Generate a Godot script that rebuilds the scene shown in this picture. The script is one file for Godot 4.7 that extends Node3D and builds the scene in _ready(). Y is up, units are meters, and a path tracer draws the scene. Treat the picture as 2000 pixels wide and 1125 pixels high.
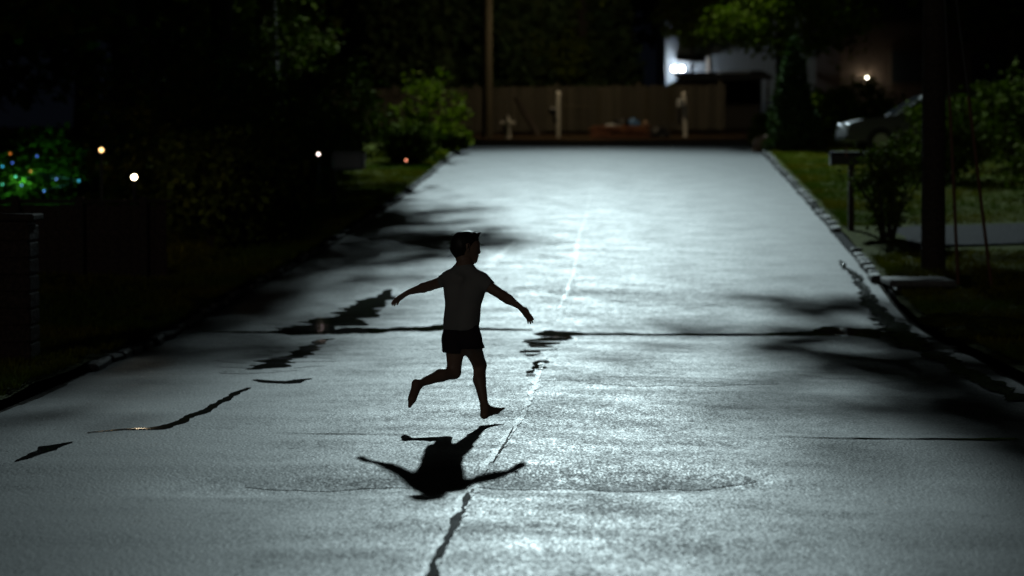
extends Node3D

# ---------------------------------------------------------------- mesh buffer
class MB:
	var v := PackedVector3Array()
	var n := PackedVector3Array()
	var uv := PackedVector2Array()
	var col := PackedColorArray()
	func vert(p: Vector3, nn: Vector3, t := Vector2.ZERO) -> void:
		v.push_back(p); n.push_back(nn); uv.push_back(t)
	func tri(a: Vector3, b: Vector3, c: Vector3) -> void:        # counter-clockwise from outside
		var nn := (b - a).cross(c - a).normalized()
		vert(a, nn); vert(c, nn); vert(b, nn)
	func face(pts: Array, outward: Vector3) -> void:
		var nn: Vector3 = (pts[1] - pts[0]).cross(pts[2] - pts[0])
		var flip := nn.dot(outward) < 0.0
		for k in range(1, pts.size() - 1):
			if flip: tri(pts[0], pts[k + 1], pts[k])
			else: tri(pts[0], pts[k], pts[k + 1])
	func smooth_quad(p: Array, m: Array, t: Array) -> void:      # ccw from outside, own normals
		for k in [0, 2, 1, 0, 3, 2]:
			vert(p[k], m[k], t[k] if t.size() else Vector2.ZERO)
	func box(c: Vector3, size: Vector3, bev := 0.0, bs := Basis.IDENTITY) -> void:
		var h := size * 0.5
		if bev <= 0.0:
			for ax in 3:
				for s in [-1.0, 1.0]:
					var pts := []
					for q in [[-1, -1], [1, -1], [1, 1], [-1, 1]]:
						var p := Vector3.ZERO
						p[ax] = s * h[ax]; p[(ax + 1) % 3] = q[0] * h[(ax + 1) % 3]; p[(ax + 2) % 3] = q[1] * h[(ax + 2) % 3]
						pts.push_back(c + bs * p)
					var o := Vector3.ZERO
					o[ax] = s
					face(pts, bs * o)
			return
		var i := h - Vector3.ONE * bev
		for ax in 3:
			var b1 := (ax + 1) % 3
			var b2 := (ax + 2) % 3
			for s in [-1.0, 1.0]:
				var pts := []
				for q in [[-1, -1], [1, -1], [1, 1], [-1, 1]]:
					var p := Vector3.ZERO
					p[ax] = s * h[ax]; p[b1] = q[0] * i[b1]; p[b2] = q[1] * i[b2]
					pts.push_back(c + bs * p)
				var o := Vector3.ZERO
				o[ax] = s
				face(pts, bs * o)
				for s2 in [-1.0, 1.0]:                                # edge between axes ax and b1
					var e := []
					for q2 in [[0, -1], [0, 1], [1, 1], [1, -1]]:
						var p2 := Vector3.ZERO
						p2[b2] = q2[1] * i[b2]
						if q2[0] == 0:
							p2[ax] = s * h[ax]; p2[b1] = s2 * i[b1]
						else:
							p2[ax] = s * i[ax]; p2[b1] = s2 * h[b1]
						e.push_back(c + bs * p2)
					var o2 := Vector3.ZERO
					o2[ax] = s; o2[b1] = s2
					face(e, bs * o2)
		for sx in [-1.0, 1.0]:
			for sy in [-1.0, 1.0]:
				for sz in [-1.0, 1.0]:
					var a := Vector3(sx * h.x, sy * i.y, sz * i.z)
					var b := Vector3(sx * i.x, sy * h.y, sz * i.z)
					var d := Vector3(sx * i.x, sy * i.y, sz * h.z)
					face([c + bs * a, c + bs * b, c + bs * d], bs * Vector3(sx, sy, sz))
	func tube(pts: Array, rad: Array, sides := 8, capped := true) -> void:
		var rings := []
		var norms := []
		var side := Vector3.ZERO
		for k in pts.size():
			var t: Vector3 = (pts[mini(k + 1, pts.size() - 1)] - pts[maxi(k - 1, 0)]).normalized()
			if side == Vector3.ZERO:
				side = t.cross(Vector3(0.31, 0.2, 0.93)).normalized()
			side = (side - t * side.dot(t)).normalized()
			var up := t.cross(side)
			var ring := []
			var nr := []
			for s in sides:
				var a := TAU * s / sides
				var d := side * cos(a) + up * sin(a)
				ring.push_back(pts[k] + d * rad[k]); nr.push_back(d)
			rings.push_back(ring); norms.push_back(nr)
		for k in pts.size() - 1:
			for s in sides:
				var s2 := (s + 1) % sides
				smooth_quad([rings[k][s], rings[k][s2], rings[k + 1][s2], rings[k + 1][s]], [norms[k][s], norms[k][s2], norms[k + 1][s2], norms[k + 1][s]], [])
		if capped:
			face(rings[0], pts[0] - pts[1]); face(rings[-1], pts[-1] - pts[-2])
	func lathe(c: Vector3, prof: Array, sides := 16) -> void:     # prof: [radius, height] going up
		for k in prof.size() - 1:
			var r0: float = prof[k][0]; var y0: float = prof[k][1]
			var r1: float = prof[k + 1][0]; var y1: float = prof[k + 1][1]
			var sl := Vector2(y1 - y0, -(r1 - r0)).normalized()
			for s in sides:
				var a := TAU * s / sides
				var b := TAU * (s + 1) / sides
				var da := Vector3(cos(a), 0, -sin(a)); var db := Vector3(cos(b), 0, -sin(b))
				var na := da * sl.x + Vector3.UP * sl.y; var nb := db * sl.x + Vector3.UP * sl.y
				smooth_quad([c + da * r0 + Vector3.UP * y0, c + db * r0 + Vector3.UP * y0, c + db * r1 + Vector3.UP * y1, c + da * r1 + Vector3.UP * y1], [na, nb, nb, na], [])
	func ball(c: Vector3, r: Vector3, rows := 8, sides := 12) -> void:
		for k in rows:
			var t0 := PI * k / rows - PI / 2; var t1 := PI * (k + 1) / rows - PI / 2
			for s in sides:
				var a := TAU * s / sides; var b := TAU * (s + 1) / sides
				var p := []; var m := []
				for q in [[a, t0], [b, t0], [b, t1], [a, t1]]:
					var d := Vector3(cos(q[0]) * cos(q[1]), sin(q[1]), -sin(q[0]) * cos(q[1]))
					p.push_back(c + d * r); m.push_back((d / r).normalized())
				smooth_quad(p, m, [])
	func mesh() -> ArrayMesh:
		var arr := []
		arr.resize(Mesh.ARRAY_MAX)
		arr[Mesh.ARRAY_VERTEX] = v; arr[Mesh.ARRAY_NORMAL] = n; arr[Mesh.ARRAY_TEX_UV] = uv
		if col.size() == v.size() and col.size() > 0: arr[Mesh.ARRAY_COLOR] = col
		var am := ArrayMesh.new()
		am.add_surface_from_arrays(Mesh.PRIMITIVE_TRIANGLES, arr)
		return am

# ---------------------------------------------------------------- camera numbers
const FPX := 4350.0                       # focal length in pixels of the 2000-pixel photograph
const EYE := Vector3(0, 1.72, 0)
var pitch := atan(230.5 / FPX)
var names := {}
var M := {}
var rng := RandomNumberGenerator.new()
var noise := FastNoiseLite.new()
var prof_h := PackedFloat32Array()

func ray(px: float, py: float) -> Vector3:      # direction with z = -1
	var x := (px - 1000.0) / FPX
	var y := (562.5 - py) / FPX
	var d := Vector3(x, 0, 0) + Vector3(0, cos(pitch), -sin(pitch)) * y + Vector3(0, -sin(pitch), -cos(pitch))
	return d / -d.z
func at(px: float, py: float, depth: float) -> Vector3:
	return EYE + ray(px, py) * depth
func lerp_table(t: Array, d: float) -> float:
	if d <= t[0][0]: return t[0][1]
	for k in t.size() - 1:
		if d <= t[k + 1][0]:
			var f: float = (d - t[k][0]) / (t[k + 1][0] - t[k][0])
			var y0: float = t[maxi(k - 1, 0)][1]; var x0: float = t[maxi(k - 1, 0)][0]
			var y3: float = t[mini(k + 2, t.size() - 1)][1]; var x3: float = t[mini(k + 2, t.size() - 1)][0]
			return cubic_interpolate_in_time(t[k][1], t[k + 1][1], y0, y3, f, t[k + 1][0] - t[k][0], x0 - t[k][0], x3 - t[k][0])
	return t[-1][1]
const LEFT := [[2, -4.3], [10, -3.9], [16, -3.68], [20.3, -3.6], [26, -3.4], [30, -2.95], [35.3, -2.5], [45, -1.86], [55, -1.39], [58, -1.25]]
const RIGHT := [[2, 3.5], [10, 3.75], [16, 4.0], [20.3, 4.25], [26, 4.45], [30, 4.75], [35.3, 5.07], [45, 5.64], [55, 6.2], [58, 6.37]]
func edge_l(d: float) -> float: return lerp_table(LEFT, d)
func edge_r(d: float) -> float: return lerp_table(RIGHT, d)
func hp(d: float) -> float:                     # long profile: level, then uphill from the sag at 24 m
	var k := clampf(d, 0, 399.0) * 10.0
	var i := int(k)
	return lerpf(prof_h[i], prof_h[i + 1], k - i)
func road_h(x: float, d: float) -> float:
	var mid := (edge_l(d) + edge_r(d)) * 0.5
	var h := hp(d) - 0.011 * absf(x - mid)
	h += noise.get_noise_2d(x * 12.0, d * 60.0) * 0.004 + noise.get_noise_2d(x * 9.0 + 50.0, d * 17.0) * 0.016
	# edge of an old overlay across the road
	var e := d - 11.85 - 0.05 * sin(x * 1.7)
	if e > 0.0 and e < 1.2:
		var w := smoothstep(-2.3, -1.2, x) * (1.0 - smoothstep(1.0, 1.6, x))
		h -= 0.05 * w * (1.0 - exp(-e * 5.0)) * (1.0 - smoothstep(0.3, 1.2, e))
	return h
func lawn_h(x: float, d: float) -> float:
	var out := maxf(edge_l(d) - x, x - edge_r(d))
	return hp(d) + 0.085 + 0.02 * clampf(out, 0, 12) + noise.get_noise_2d(x * 30.0, d * 30.0) * 0.03
func ground_h(x: float, d: float) -> float:
	if d > 57.0: return hp(d)
	return road_h(x, d) if x > edge_l(d) and x < edge_r(d) else lawn_h(x, d)
func gnd(px: float, py: float) -> Vector3:      # where the pixel's ray meets the ground
	var r := ray(px, py)
	var d := 4.0
	while d < 120.0:
		var p := EYE + r * d
		if p.y < ground_h(p.x, d): break
		d += 0.25
	var lo := d - 0.25
	var hi := d
	for k in 12:
		var m := (lo + hi) * 0.5
		var q := EYE + r * m
		if q.y < ground_h(q.x, m): hi = m
		else: lo = m
	return EYE + r * hi

# ---------------------------------------------------------------- naming
func numbered(called: String) -> String:
	if not names.has(called):
		names[called] = 0
		return called
	names[called] += 1
	return "%s_%03d" % [called, names[called]]
func tag(o: Node, label: String, category: String, group := "") -> void:
	o.set_meta("label", label); o.set_meta("category", category)
	if group != "": o.set_meta("group", group)
func thing(called: String, label: String, category: String, where := Vector3.ZERO, turn := 0.0, group := "") -> Node3D:
	var o := Node3D.new()
	o.name = numbered(called)
	add_child(o)
	o.position = where; o.rotation.y = turn
	tag(o, label, category, group)
	return o
func put(called: String, mesh: Mesh, mat: Material, parent: Node = null) -> MeshInstance3D:
	var o := MeshInstance3D.new()
	o.name = numbered(called) if parent == null else called
	o.mesh = mesh
	o.material_override = mat
	if parent == null: add_child(o)
	else: parent.add_child(o, true)
	return o
func structure(called: String, mesh: Mesh, mat: Material, label := "") -> MeshInstance3D:
	var o := put(called, mesh, mat)
	o.set_meta("kind", "structure")
	if label != "": o.set_meta("label", label)
	return o

# ---------------------------------------------------------------- materials
func srgb(r: float, g: float, b: float) -> Color:
	return Color(r, g, b).linear_to_srgb()
func mat(r: float, g: float, b: float, rough := 0.8, metal := 0.0) -> StandardMaterial3D:
	var m := StandardMaterial3D.new()
	m.albedo_color = srgb(r, g, b)
	m.roughness = rough; m.metallic = metal
	return m
func noise_image(size: int, freq: float, seed_: int, octaves := 4, kind := FastNoiseLite.TYPE_SIMPLEX_SMOOTH) -> Image:
	var f := FastNoiseLite.new()
	f.noise_type = kind; f.frequency = freq; f.seed = seed_; f.fractal_octaves = octaves
	return f.get_seamless_image(size, size, false, false, 0.12, true)
func grain(m: StandardMaterial3D, freq: float, scale: float, lo: float, hi: float, seed_: int, bump := 0.0) -> StandardMaterial3D:
	# mottled colour, triplanar in the thing's own axes
	var t := NoiseTexture2D.new()
	var f := FastNoiseLite.new()
	f.seed = seed_; f.frequency = freq; f.fractal_octaves = 5
	var g := Gradient.new()
	g.set_color(0, Color(lo, lo, lo)); g.set_color(1, Color(hi, hi, hi))
	t.noise = f; t.seamless = true; t.width = 256; t.height = 256; t.color_ramp = g
	m.albedo_texture = t
	m.uv1_triplanar = true
	m.uv1_scale = Vector3.ONE * scale
	if bump > 0.0:
		var t2 := NoiseTexture2D.new()
		t2.noise = f; t2.seamless = true; t2.width = 256; t2.height = 256; t2.as_normal_map = true; t2.bump_strength = bump
		m.normal_enabled = true; m.normal_texture = t2
	return m
func glow(r: float, g: float, b: float, e: float) -> StandardMaterial3D:
	var m := mat(0.8, 0.8, 0.8, 0.4)
	m.emission_enabled = true
	m.emission = srgb(r, g, b); m.emission_energy_multiplier = e
	return m
func leaf_mat(r: float, g: float, b: float) -> StandardMaterial3D:
	var m := mat(r, g, b, 0.8)
	m.cull_mode = BaseMaterial3D.CULL_DISABLED
	m.backlight_enabled = true
	m.backlight = Color(0.4, 0.45, 0.22)
	m.metallic_specular = 0.06
	m.vertex_color_use_as_albedo = true
	return m

func make_materials() -> void:
	# wet asphalt: tile of 8 m, 4 mm a pixel
	var fine := noise_image(2048, 0.33, 5, 2, FastNoiseLite.TYPE_VALUE)
	var mid := noise_image(2048, 0.035, 8, 3)
	var hgt := Image.create(2048, 2048, false, Image.FORMAT_L8)
	var rough := Image.create(1024, 1024, false, Image.FORMAT_L8)
	var coarse := noise_image(1024, 0.008, 21, 5)
	fine.convert(Image.FORMAT_L8); mid.convert(Image.FORMAT_L8); coarse.convert(Image.FORMAT_L8)
	var fd := fine.get_data(); var md := mid.get_data(); var cd := coarse.get_data()
	var hd := PackedByteArray(); hd.resize(2048 * 2048)
	for k in hd.size():
		hd[k] = clampi(int(fd[k] * 0.8 + md[k] * 0.2), 0, 255)
	hgt = Image.create_from_data(2048, 2048, false, Image.FORMAT_L8, hd)
	var rd := PackedByteArray(); rd.resize(1024 * 1024)
	var grit := RandomNumberGenerator.new()
	grit.seed = 77
	for j in 1024:
		for i in 1024:
			var c := float(cd[(j * 4 % 1024) * 1024 + i]) / 255.0
			var q := float(md[(j * 2) * 2048 + i * 2]) / 255.0
			rd[j * 1024 + i] = clampi(int(255.0 * (0.595 + 0.16 * (c - 0.5) + 0.10 * (q - 0.5) + 0.3 * (grit.randf() - 0.5))), 10, 250)
	rough = Image.create_from_data(1024, 1024, false, Image.FORMAT_L8, rd)
	hgt.convert(Image.FORMAT_RGBA8)
	hgt.bump_map_to_normal_map(2.2)
	var asp := mat(0.034, 0.038, 0.040, 1.0)
	asp.normal_enabled = true
	asp.normal_texture = ImageTexture.create_from_image(hgt)
	asp.normal_scale = 0.17
	asp.roughness_texture = ImageTexture.create_from_image(rough)
	asp.roughness_texture_channel = BaseMaterial3D.TEXTURE_CHANNEL_RED
	M.asphalt = asp
	var band := asp.duplicate()                      # smoother strip worn along the paving joint
	band.albedo_color = srgb(0.05, 0.052, 0.05)
	band.roughness = 0.89
	M.joint = band
	var wet := asp.duplicate()
	wet.roughness = 0.74
	M.soaked = wet
	var dull := asp.duplicate()
	dull.roughness = 1.1
	M.drier = dull
	M.tar = mat(0.012, 0.012, 0.013, 0.12)
	M.puddle = mat(0.012, 0.013, 0.014, 0.05)
	M.stream = mat(0.015, 0.017, 0.018, 0.18)
	M.paint = mat(0.32, 0.32, 0.29, 0.5)
	M.drive = grain(mat(0.045, 0.045, 0.048, 0.95), 0.05, 0.8, 0.6, 1.0, 3, 3.0)
	M.drive.metallic_specular = 0.15
	M.concrete = grain(mat(0.22, 0.22, 0.21, 0.8), 0.04, 1.0, 0.65, 1.0, 4, 2.0)
	M.kerb = []
	for k in 3:
		M.kerb.push_back(grain(mat(0.12 + 0.04 * k, 0.12 + 0.037 * k, 0.115 + 0.034 * k, 0.7), 0.06, 3.0, 0.5, 1.0, 30 + k, 4.0))
	M.soil = grain(mat(0.06, 0.045, 0.03, 0.9), 0.05, 0.7, 0.35, 1.0, 6, 4.0)
	M.litter = grain(mat(0.12, 0.082, 0.05, 0.9), 0.09, 0.8, 0.25, 1.0, 7, 4.0)
	M.lawn = grain(mat(0.1, 0.12, 0.02, 0.9), 0.06, 0.5, 0.5, 1.0, 9, 3.0)
	M.bark = grain(mat(0.07, 0.052, 0.04, 0.9), 0.06, 1.5, 0.35, 1.0, 10, 6.0)
	M.pole = grain(mat(0.085, 0.062, 0.045, 0.85), 0.05, 1.2, 0.5, 1.0, 11, 4.0)
	M.polelight = grain(mat(0.075, 0.06, 0.03, 0.85), 0.05, 1.2, 0.5, 1.0, 12, 4.0)
	M.fence = []
	for k in 4:
		M.fence.push_back(grain(mat(0.092 + 0.02 * k, 0.082 + 0.018 * k, 0.062 + 0.013 * k, 0.85), 0.07, 1.0, 0.45, 1.0, 40 + k, 3.0))
	M.fencedark = grain(mat(0.10, 0.062, 0.045, 0.85), 0.07, 1.0, 0.45, 1.0, 46, 3.0)
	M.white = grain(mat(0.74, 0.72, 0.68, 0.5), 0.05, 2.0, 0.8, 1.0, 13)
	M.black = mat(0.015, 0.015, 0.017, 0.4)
	M.metal = mat(0.3, 0.31, 0.32, 0.45, 0.8)
	M.greybox = mat(0.34, 0.36, 0.38, 0.5)
	M.brick = []
	for k in 3:
		M.brick.push_back(grain(mat(0.40 - 0.05 * k, 0.145 - 0.02 * k, 0.06, 0.8), 0.08, 3.0, 0.6, 1.0, 50 + k, 3.0))
	M.bag = mat(0.012, 0.012, 0.014, 0.3)
	M.blue = mat(0.05, 0.14, 0.32, 0.5)
	M.rock = grain(mat(0.42, 0.27, 0.19, 0.85), 0.05, 2.0, 0.5, 1.0, 14, 5.0)
	M.siding = grain(mat(0.30, 0.38, 0.46, 0.6), 0.03, 1.0, 0.85, 1.0, 15)
	M.roof = grain(mat(0.03, 0.03, 0.033, 0.85), 0.09, 2.0, 0.5, 1.0, 16, 4.0)
	M.glass = mat(0.02, 0.025, 0.03, 0.06)
	M.carpaint = mat(0.02, 0.022, 0.026, 0.32)
	M.carpaint.clearcoat_enabled = true
	M.rubber = mat(0.015, 0.015, 0.015, 0.8)
	M.rim = mat(0.35, 0.35, 0.36, 0.35, 0.9)
	M.orange = mat(0.17, 0.075, 0.035, 0.7)
	for q in [M.lawn, M.soil, M.litter]: q.metallic_specular = 0.1
	M.leaf = leaf_mat(0.115, 0.145, 0.014)
	M.leaf.backlight = Color(0.6, 0.66, 0.25)
	M.leafdark = leaf_mat(0.09, 0.12, 0.02)
	M.needle = leaf_mat(0.05, 0.08, 0.035)
	M.grassblade = leaf_mat(0.16, 0.19, 0.022)
	M.skin = mat(0.36, 0.22, 0.155, 0.5)
	M.shirt = grain(mat(0.40, 0.385, 0.36, 0.9), 0.2, 6.0, 0.85, 1.0, 17)
	M.shorts = grain(mat(0.05, 0.035, 0.045, 0.9), 0.2, 6.0, 0.8, 1.0, 18)
	M.hair = mat(0.02, 0.014, 0.01, 0.5)

# ---------------------------------------------------------------- surfaces
func grid_mesh(us: PackedFloat32Array, ds: PackedFloat32Array, place: Callable, uvof: Callable) -> ArrayMesh:
	var nu := us.size(); var nd := ds.size()
	var P := PackedVector3Array(); P.resize(nu * nd)
	var N := PackedVector3Array(); N.resize(nu * nd)
	var T := PackedVector2Array(); T.resize(nu * nd)
	for j in nd:
		for i in nu:
			var p: Vector3 = place.call(us[i], ds[j])
			P[j * nu + i] = p
			T[j * nu + i] = uvof.call(p)
	for j in nd:
		for i in nu:
			var a := P[j * nu + mini(i + 1, nu - 1)] - P[j * nu + maxi(i - 1, 0)]
			var b := P[mini(j + 1, nd - 1) * nu + i] - P[maxi(j - 1, 0) * nu + i]
			var m := a.cross(b).normalized()
			N[j * nu + i] = m if m.y > 0.0 else -m
	var idx := PackedInt32Array()
	for j in nd - 1:
		for i in nu - 1:
			var q := j * nu + i
			# rows run away from the camera (-z), columns towards +x: seen from above, clockwise
			if us[nu - 1] > us[0]:
				idx.append_array([q, q + nu, q + nu + 1, q, q + nu + 1, q + 1])
			else:
				idx.append_array([q, q + nu + 1, q + nu, q, q + 1, q + nu + 1])
	var arr := []
	arr.resize(Mesh.ARRAY_MAX)
	arr[Mesh.ARRAY_VERTEX] = P; arr[Mesh.ARRAY_NORMAL] = N; arr[Mesh.ARRAY_TEX_UV] = T; arr[Mesh.ARRAY_INDEX] = idx
	var am := ArrayMesh.new()
	am.add_surface_from_arrays(Mesh.PRIMITIVE_TRIANGLES, arr)
	return am
func steps(a: float, b: float, s: float) -> PackedFloat32Array:
	var out := PackedFloat32Array()
	var k := a
	while k < b - s * 0.3:
		out.push_back(k); k += s
	out.push_back(b)
	return out
func uv8(p: Vector3) -> Vector2: return Vector2(p.x, -p.z * 0.4) / 8.0

# a band laid on the road along points [px, py, half width in metres]
func road_strip(pts: Array, lift: float, wobble: float, seed_: int, sub := 26, waves := 0.0, cols := 5) -> ArrayMesh:
	var c := []
	for p in pts:
		var g := gnd(p[0], p[1])
		c.push_back([Vector2(g.x, -g.z), float(p[2])])
	var f := FastNoiseLite.new()
	f.seed = seed_; f.frequency = 1.2; f.fractal_octaves = 4
	var line := []
	for k in c.size() - 1:
		for s in sub:
			var t := float(s) / sub
			line.push_back([c[k][0].lerp(c[k + 1][0], t), lerpf(c[k][1], c[k + 1][1], t)])
	line.push_back(c[-1])
	var rows := []
	var along := 0.0
	for k in line.size():
		var a: Vector2 = line[mini(k + 1, line.size() - 1)][0]
		var b: Vector2 = line[maxi(k - 1, 0)][0]
		var t := (a - b).normalized()
		var nn := Vector2(t.y, -t.x)
		if k > 0: along += (line[k][0] - line[k - 1][0]).length()
		var w: float = line[k][1]
		var w0 := maxf(w * (1.0 + wobble * 2.0 * f.get_noise_2d(along * 2.0, 3.0)), 0.002)
		var w1 := maxf(w * (1.0 + wobble * 2.0 * f.get_noise_2d(along * 2.0, 90.0)), 0.002)
		var drift := nn * w * wobble * 1.5 * f.get_noise_2d(along * 1.3, 40.0)
		var row := []
		for q in cols:
			var xd: Vector2 = line[k][0] + drift + nn * lerpf(w0, -w1, float(q) / (cols - 1))
			row.push_back(Vector3(xd.x, road_h(xd.x, xd.y) + lift + waves * f.get_noise_2d(xd.x * 14.0, xd.y * 14.0), -xd.y))
		rows.push_back(row)
	var P := PackedVector3Array(); var T := PackedVector2Array(); var idx := PackedInt32Array()
	for row in rows:
		for p in row:
			P.push_back(p); T.push_back(uv8(p))
	var N := PackedVector3Array(); N.resize(P.size()); N.fill(Vector3.ZERO)
	for k in rows.size() - 1:
		for q in cols - 1:
			for tr in [[0, cols, cols + 1], [0, cols + 1, 1]]:
				var i0: int = k * cols + q + tr[0]; var i1: int = k * cols + q + tr[1]; var i2: int = k * cols + q + tr[2]
				var nn := (P[i1] - P[i0]).cross(P[i2] - P[i0])
				if nn.y > 0.0:
					idx.append_array([i0, i2, i1])
				else:
					idx.append_array([i0, i1, i2]); nn = -nn
				N[i0] += nn; N[i1] += nn; N[i2] += nn
	for k in N.size():
		N[k] = N[k].normalized() if N[k].length() > 0.0 else Vector3.UP
	var arr := []
	arr.resize(Mesh.ARRAY_MAX)
	arr[Mesh.ARRAY_VERTEX] = P; arr[Mesh.ARRAY_NORMAL] = N; arr[Mesh.ARRAY_TEX_UV] = T; arr[Mesh.ARRAY_INDEX] = idx
	var am := ArrayMesh.new()
	am.add_surface_from_arrays(Mesh.PRIMITIVE_TRIANGLES, arr)
	return am

# ---------------------------------------------------------------- plants
func leaf(b: MB, p: Vector3, s: float, r: RandomNumberGenerator, tone: float, droop := 0.0) -> void:
	var a := Vector3(r.randf_range(-1, 1), r.randf_range(-0.7, 0.7) - droop, r.randf_range(-1, 1)).normalized()
	var w := a.cross(Vector3(r.randf_range(-1, 1), r.randf_range(0.2, 1), r.randf_range(-1, 1))).normalized() * s * 0.36
	a *= s
	var k := r.randf_range(0.6, 1.25) * tone
	var c := Color(k * r.randf_range(0.85, 1.2), k, k * 0.9)
	b.tri(p, p + a * 0.5 + w, p + a); b.tri(p, p + a, p + a * 0.5 - w)
	for q in 6: b.col.push_back(c)
func crown_mesh(seed_: int, radius: Vector3, clumps: int, per: int, clump_r: float, size: float, hollow := 0.55) -> ArrayMesh:
	var r := RandomNumberGenerator.new()
	r.seed = seed_
	var b := MB.new()
	for k in clumps:
		var d := Vector3(r.randfn(), r.randfn(), r.randfn()).normalized()
		var c := d * radius * lerpf(hollow, 1.0, sqrt(r.randf())) * r.randf_range(0.75, 1.08)
		var cr := clump_r * r.randf_range(0.6, 1.3)
		var tone := r.randf_range(0.75, 1.2)
		for q in per:
			var o := Vector3(r.randfn(), r.randfn() * 0.6, r.randfn()) * cr * 0.5
			leaf(b, c + o, size * r.randf_range(0.6, 1.3), r, tone, 0.25)
	return b.mesh()
func cone_mesh(seed_: int, h: float, w: float, count: int, size: float) -> ArrayMesh:
	var r := RandomNumberGenerator.new()
	r.seed = seed_
	var b := MB.new()
	for k in count:
		var t := 1.0 - sqrt(r.randf())
		t = clampf(t, 0.0, 0.99)
		var a := r.randf() * TAU
		var bulge := 1.0 + 0.16 * sin(a * 3.0 + t * 9.0) + 0.12 * sin(a * 5.0 - t * 14.0)
		var rad := w * pow(1.0 - t, 0.75) * bulge * lerpf(0.6, 1.0, sqrt(r.randf()))
		leaf(b, Vector3(cos(a) * rad, t * h, sin(a) * rad), size * r.randf_range(0.6, 1.3), r, r.randf_range(0.7, 1.2), -0.3)
	return b.mesh()
func trunk_mesh(seed_: int, h: float, rad: float, limbs: int, reach: float, up: float) -> ArrayMesh:
	var r := RandomNumberGenerator.new()
	r.seed = seed_
	var b := MB.new()
	var pts := []; var rr := []
	for k in 7:
		var t := k / 6.0
		pts.push_back(Vector3(sin(t * 3.0 + seed_) * 0.12 * t * h * 0.1, -0.25 + (h + 0.25) * t, cos(t * 2.3 + seed_) * 0.1 * t * h * 0.1))
		rr.push_back(rad * (1.35 if k == 0 else 1.0 - 0.55 * t))
	b.tube(pts, rr, 10)
	for k in limbs:
		var s: Vector3 = pts[3 + k % 4].lerp(pts[mini(4 + k % 4, 6)], r.randf())
		var a := TAU * (k + r.randf() * 0.5) / limbs
		var o := Vector3(cos(a), 0, sin(a)) * reach * r.randf_range(0.7, 1.0)
		b.tube([s, s + o * 0.35 + Vector3.UP * up * 0.3, s + o * 0.7 + Vector3.UP * up * 0.75, s + o + Vector3.UP * up], [rad * 0.45, rad * 0.32, rad * 0.2, rad * 0.07], 6)
	return b.mesh()
var crowns := []
func tall_tree(x: float, d: float, h: float, cr: Vector3, cy: float, which: int, label: String, group := "", off := Vector3.ZERO) -> void:
	var t := thing("tall_tree", label, "tree", Vector3(x, ground_h(x, d) - 0.02, -d), 0.0, group)
	put("trunk", trunk_mesh(which * 7 + int(absf(x) * 3), h, 0.2 + h * 0.012, 6, cr.x * 0.6, cr.y * 0.5), M.bark, t)
	var c := put("crown", crowns[which % crowns.size()], M.leafdark, t)
	c.position = off + Vector3(0, cy, 0)
	c.rotation.y = which * 1.7 + x
	c.scale = cr
	if off.length() > 0.5:
		var lb := MB.new()
		lb.tube([Vector3(0, h * 0.6, 0), off * 0.4 + Vector3(0, cy - cr.y * 0.4, 0), off + Vector3(0, cy, 0)], [0.16, 0.12, 0.05], 7)
		put("limb", lb.mesh(), M.bark, t)

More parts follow.
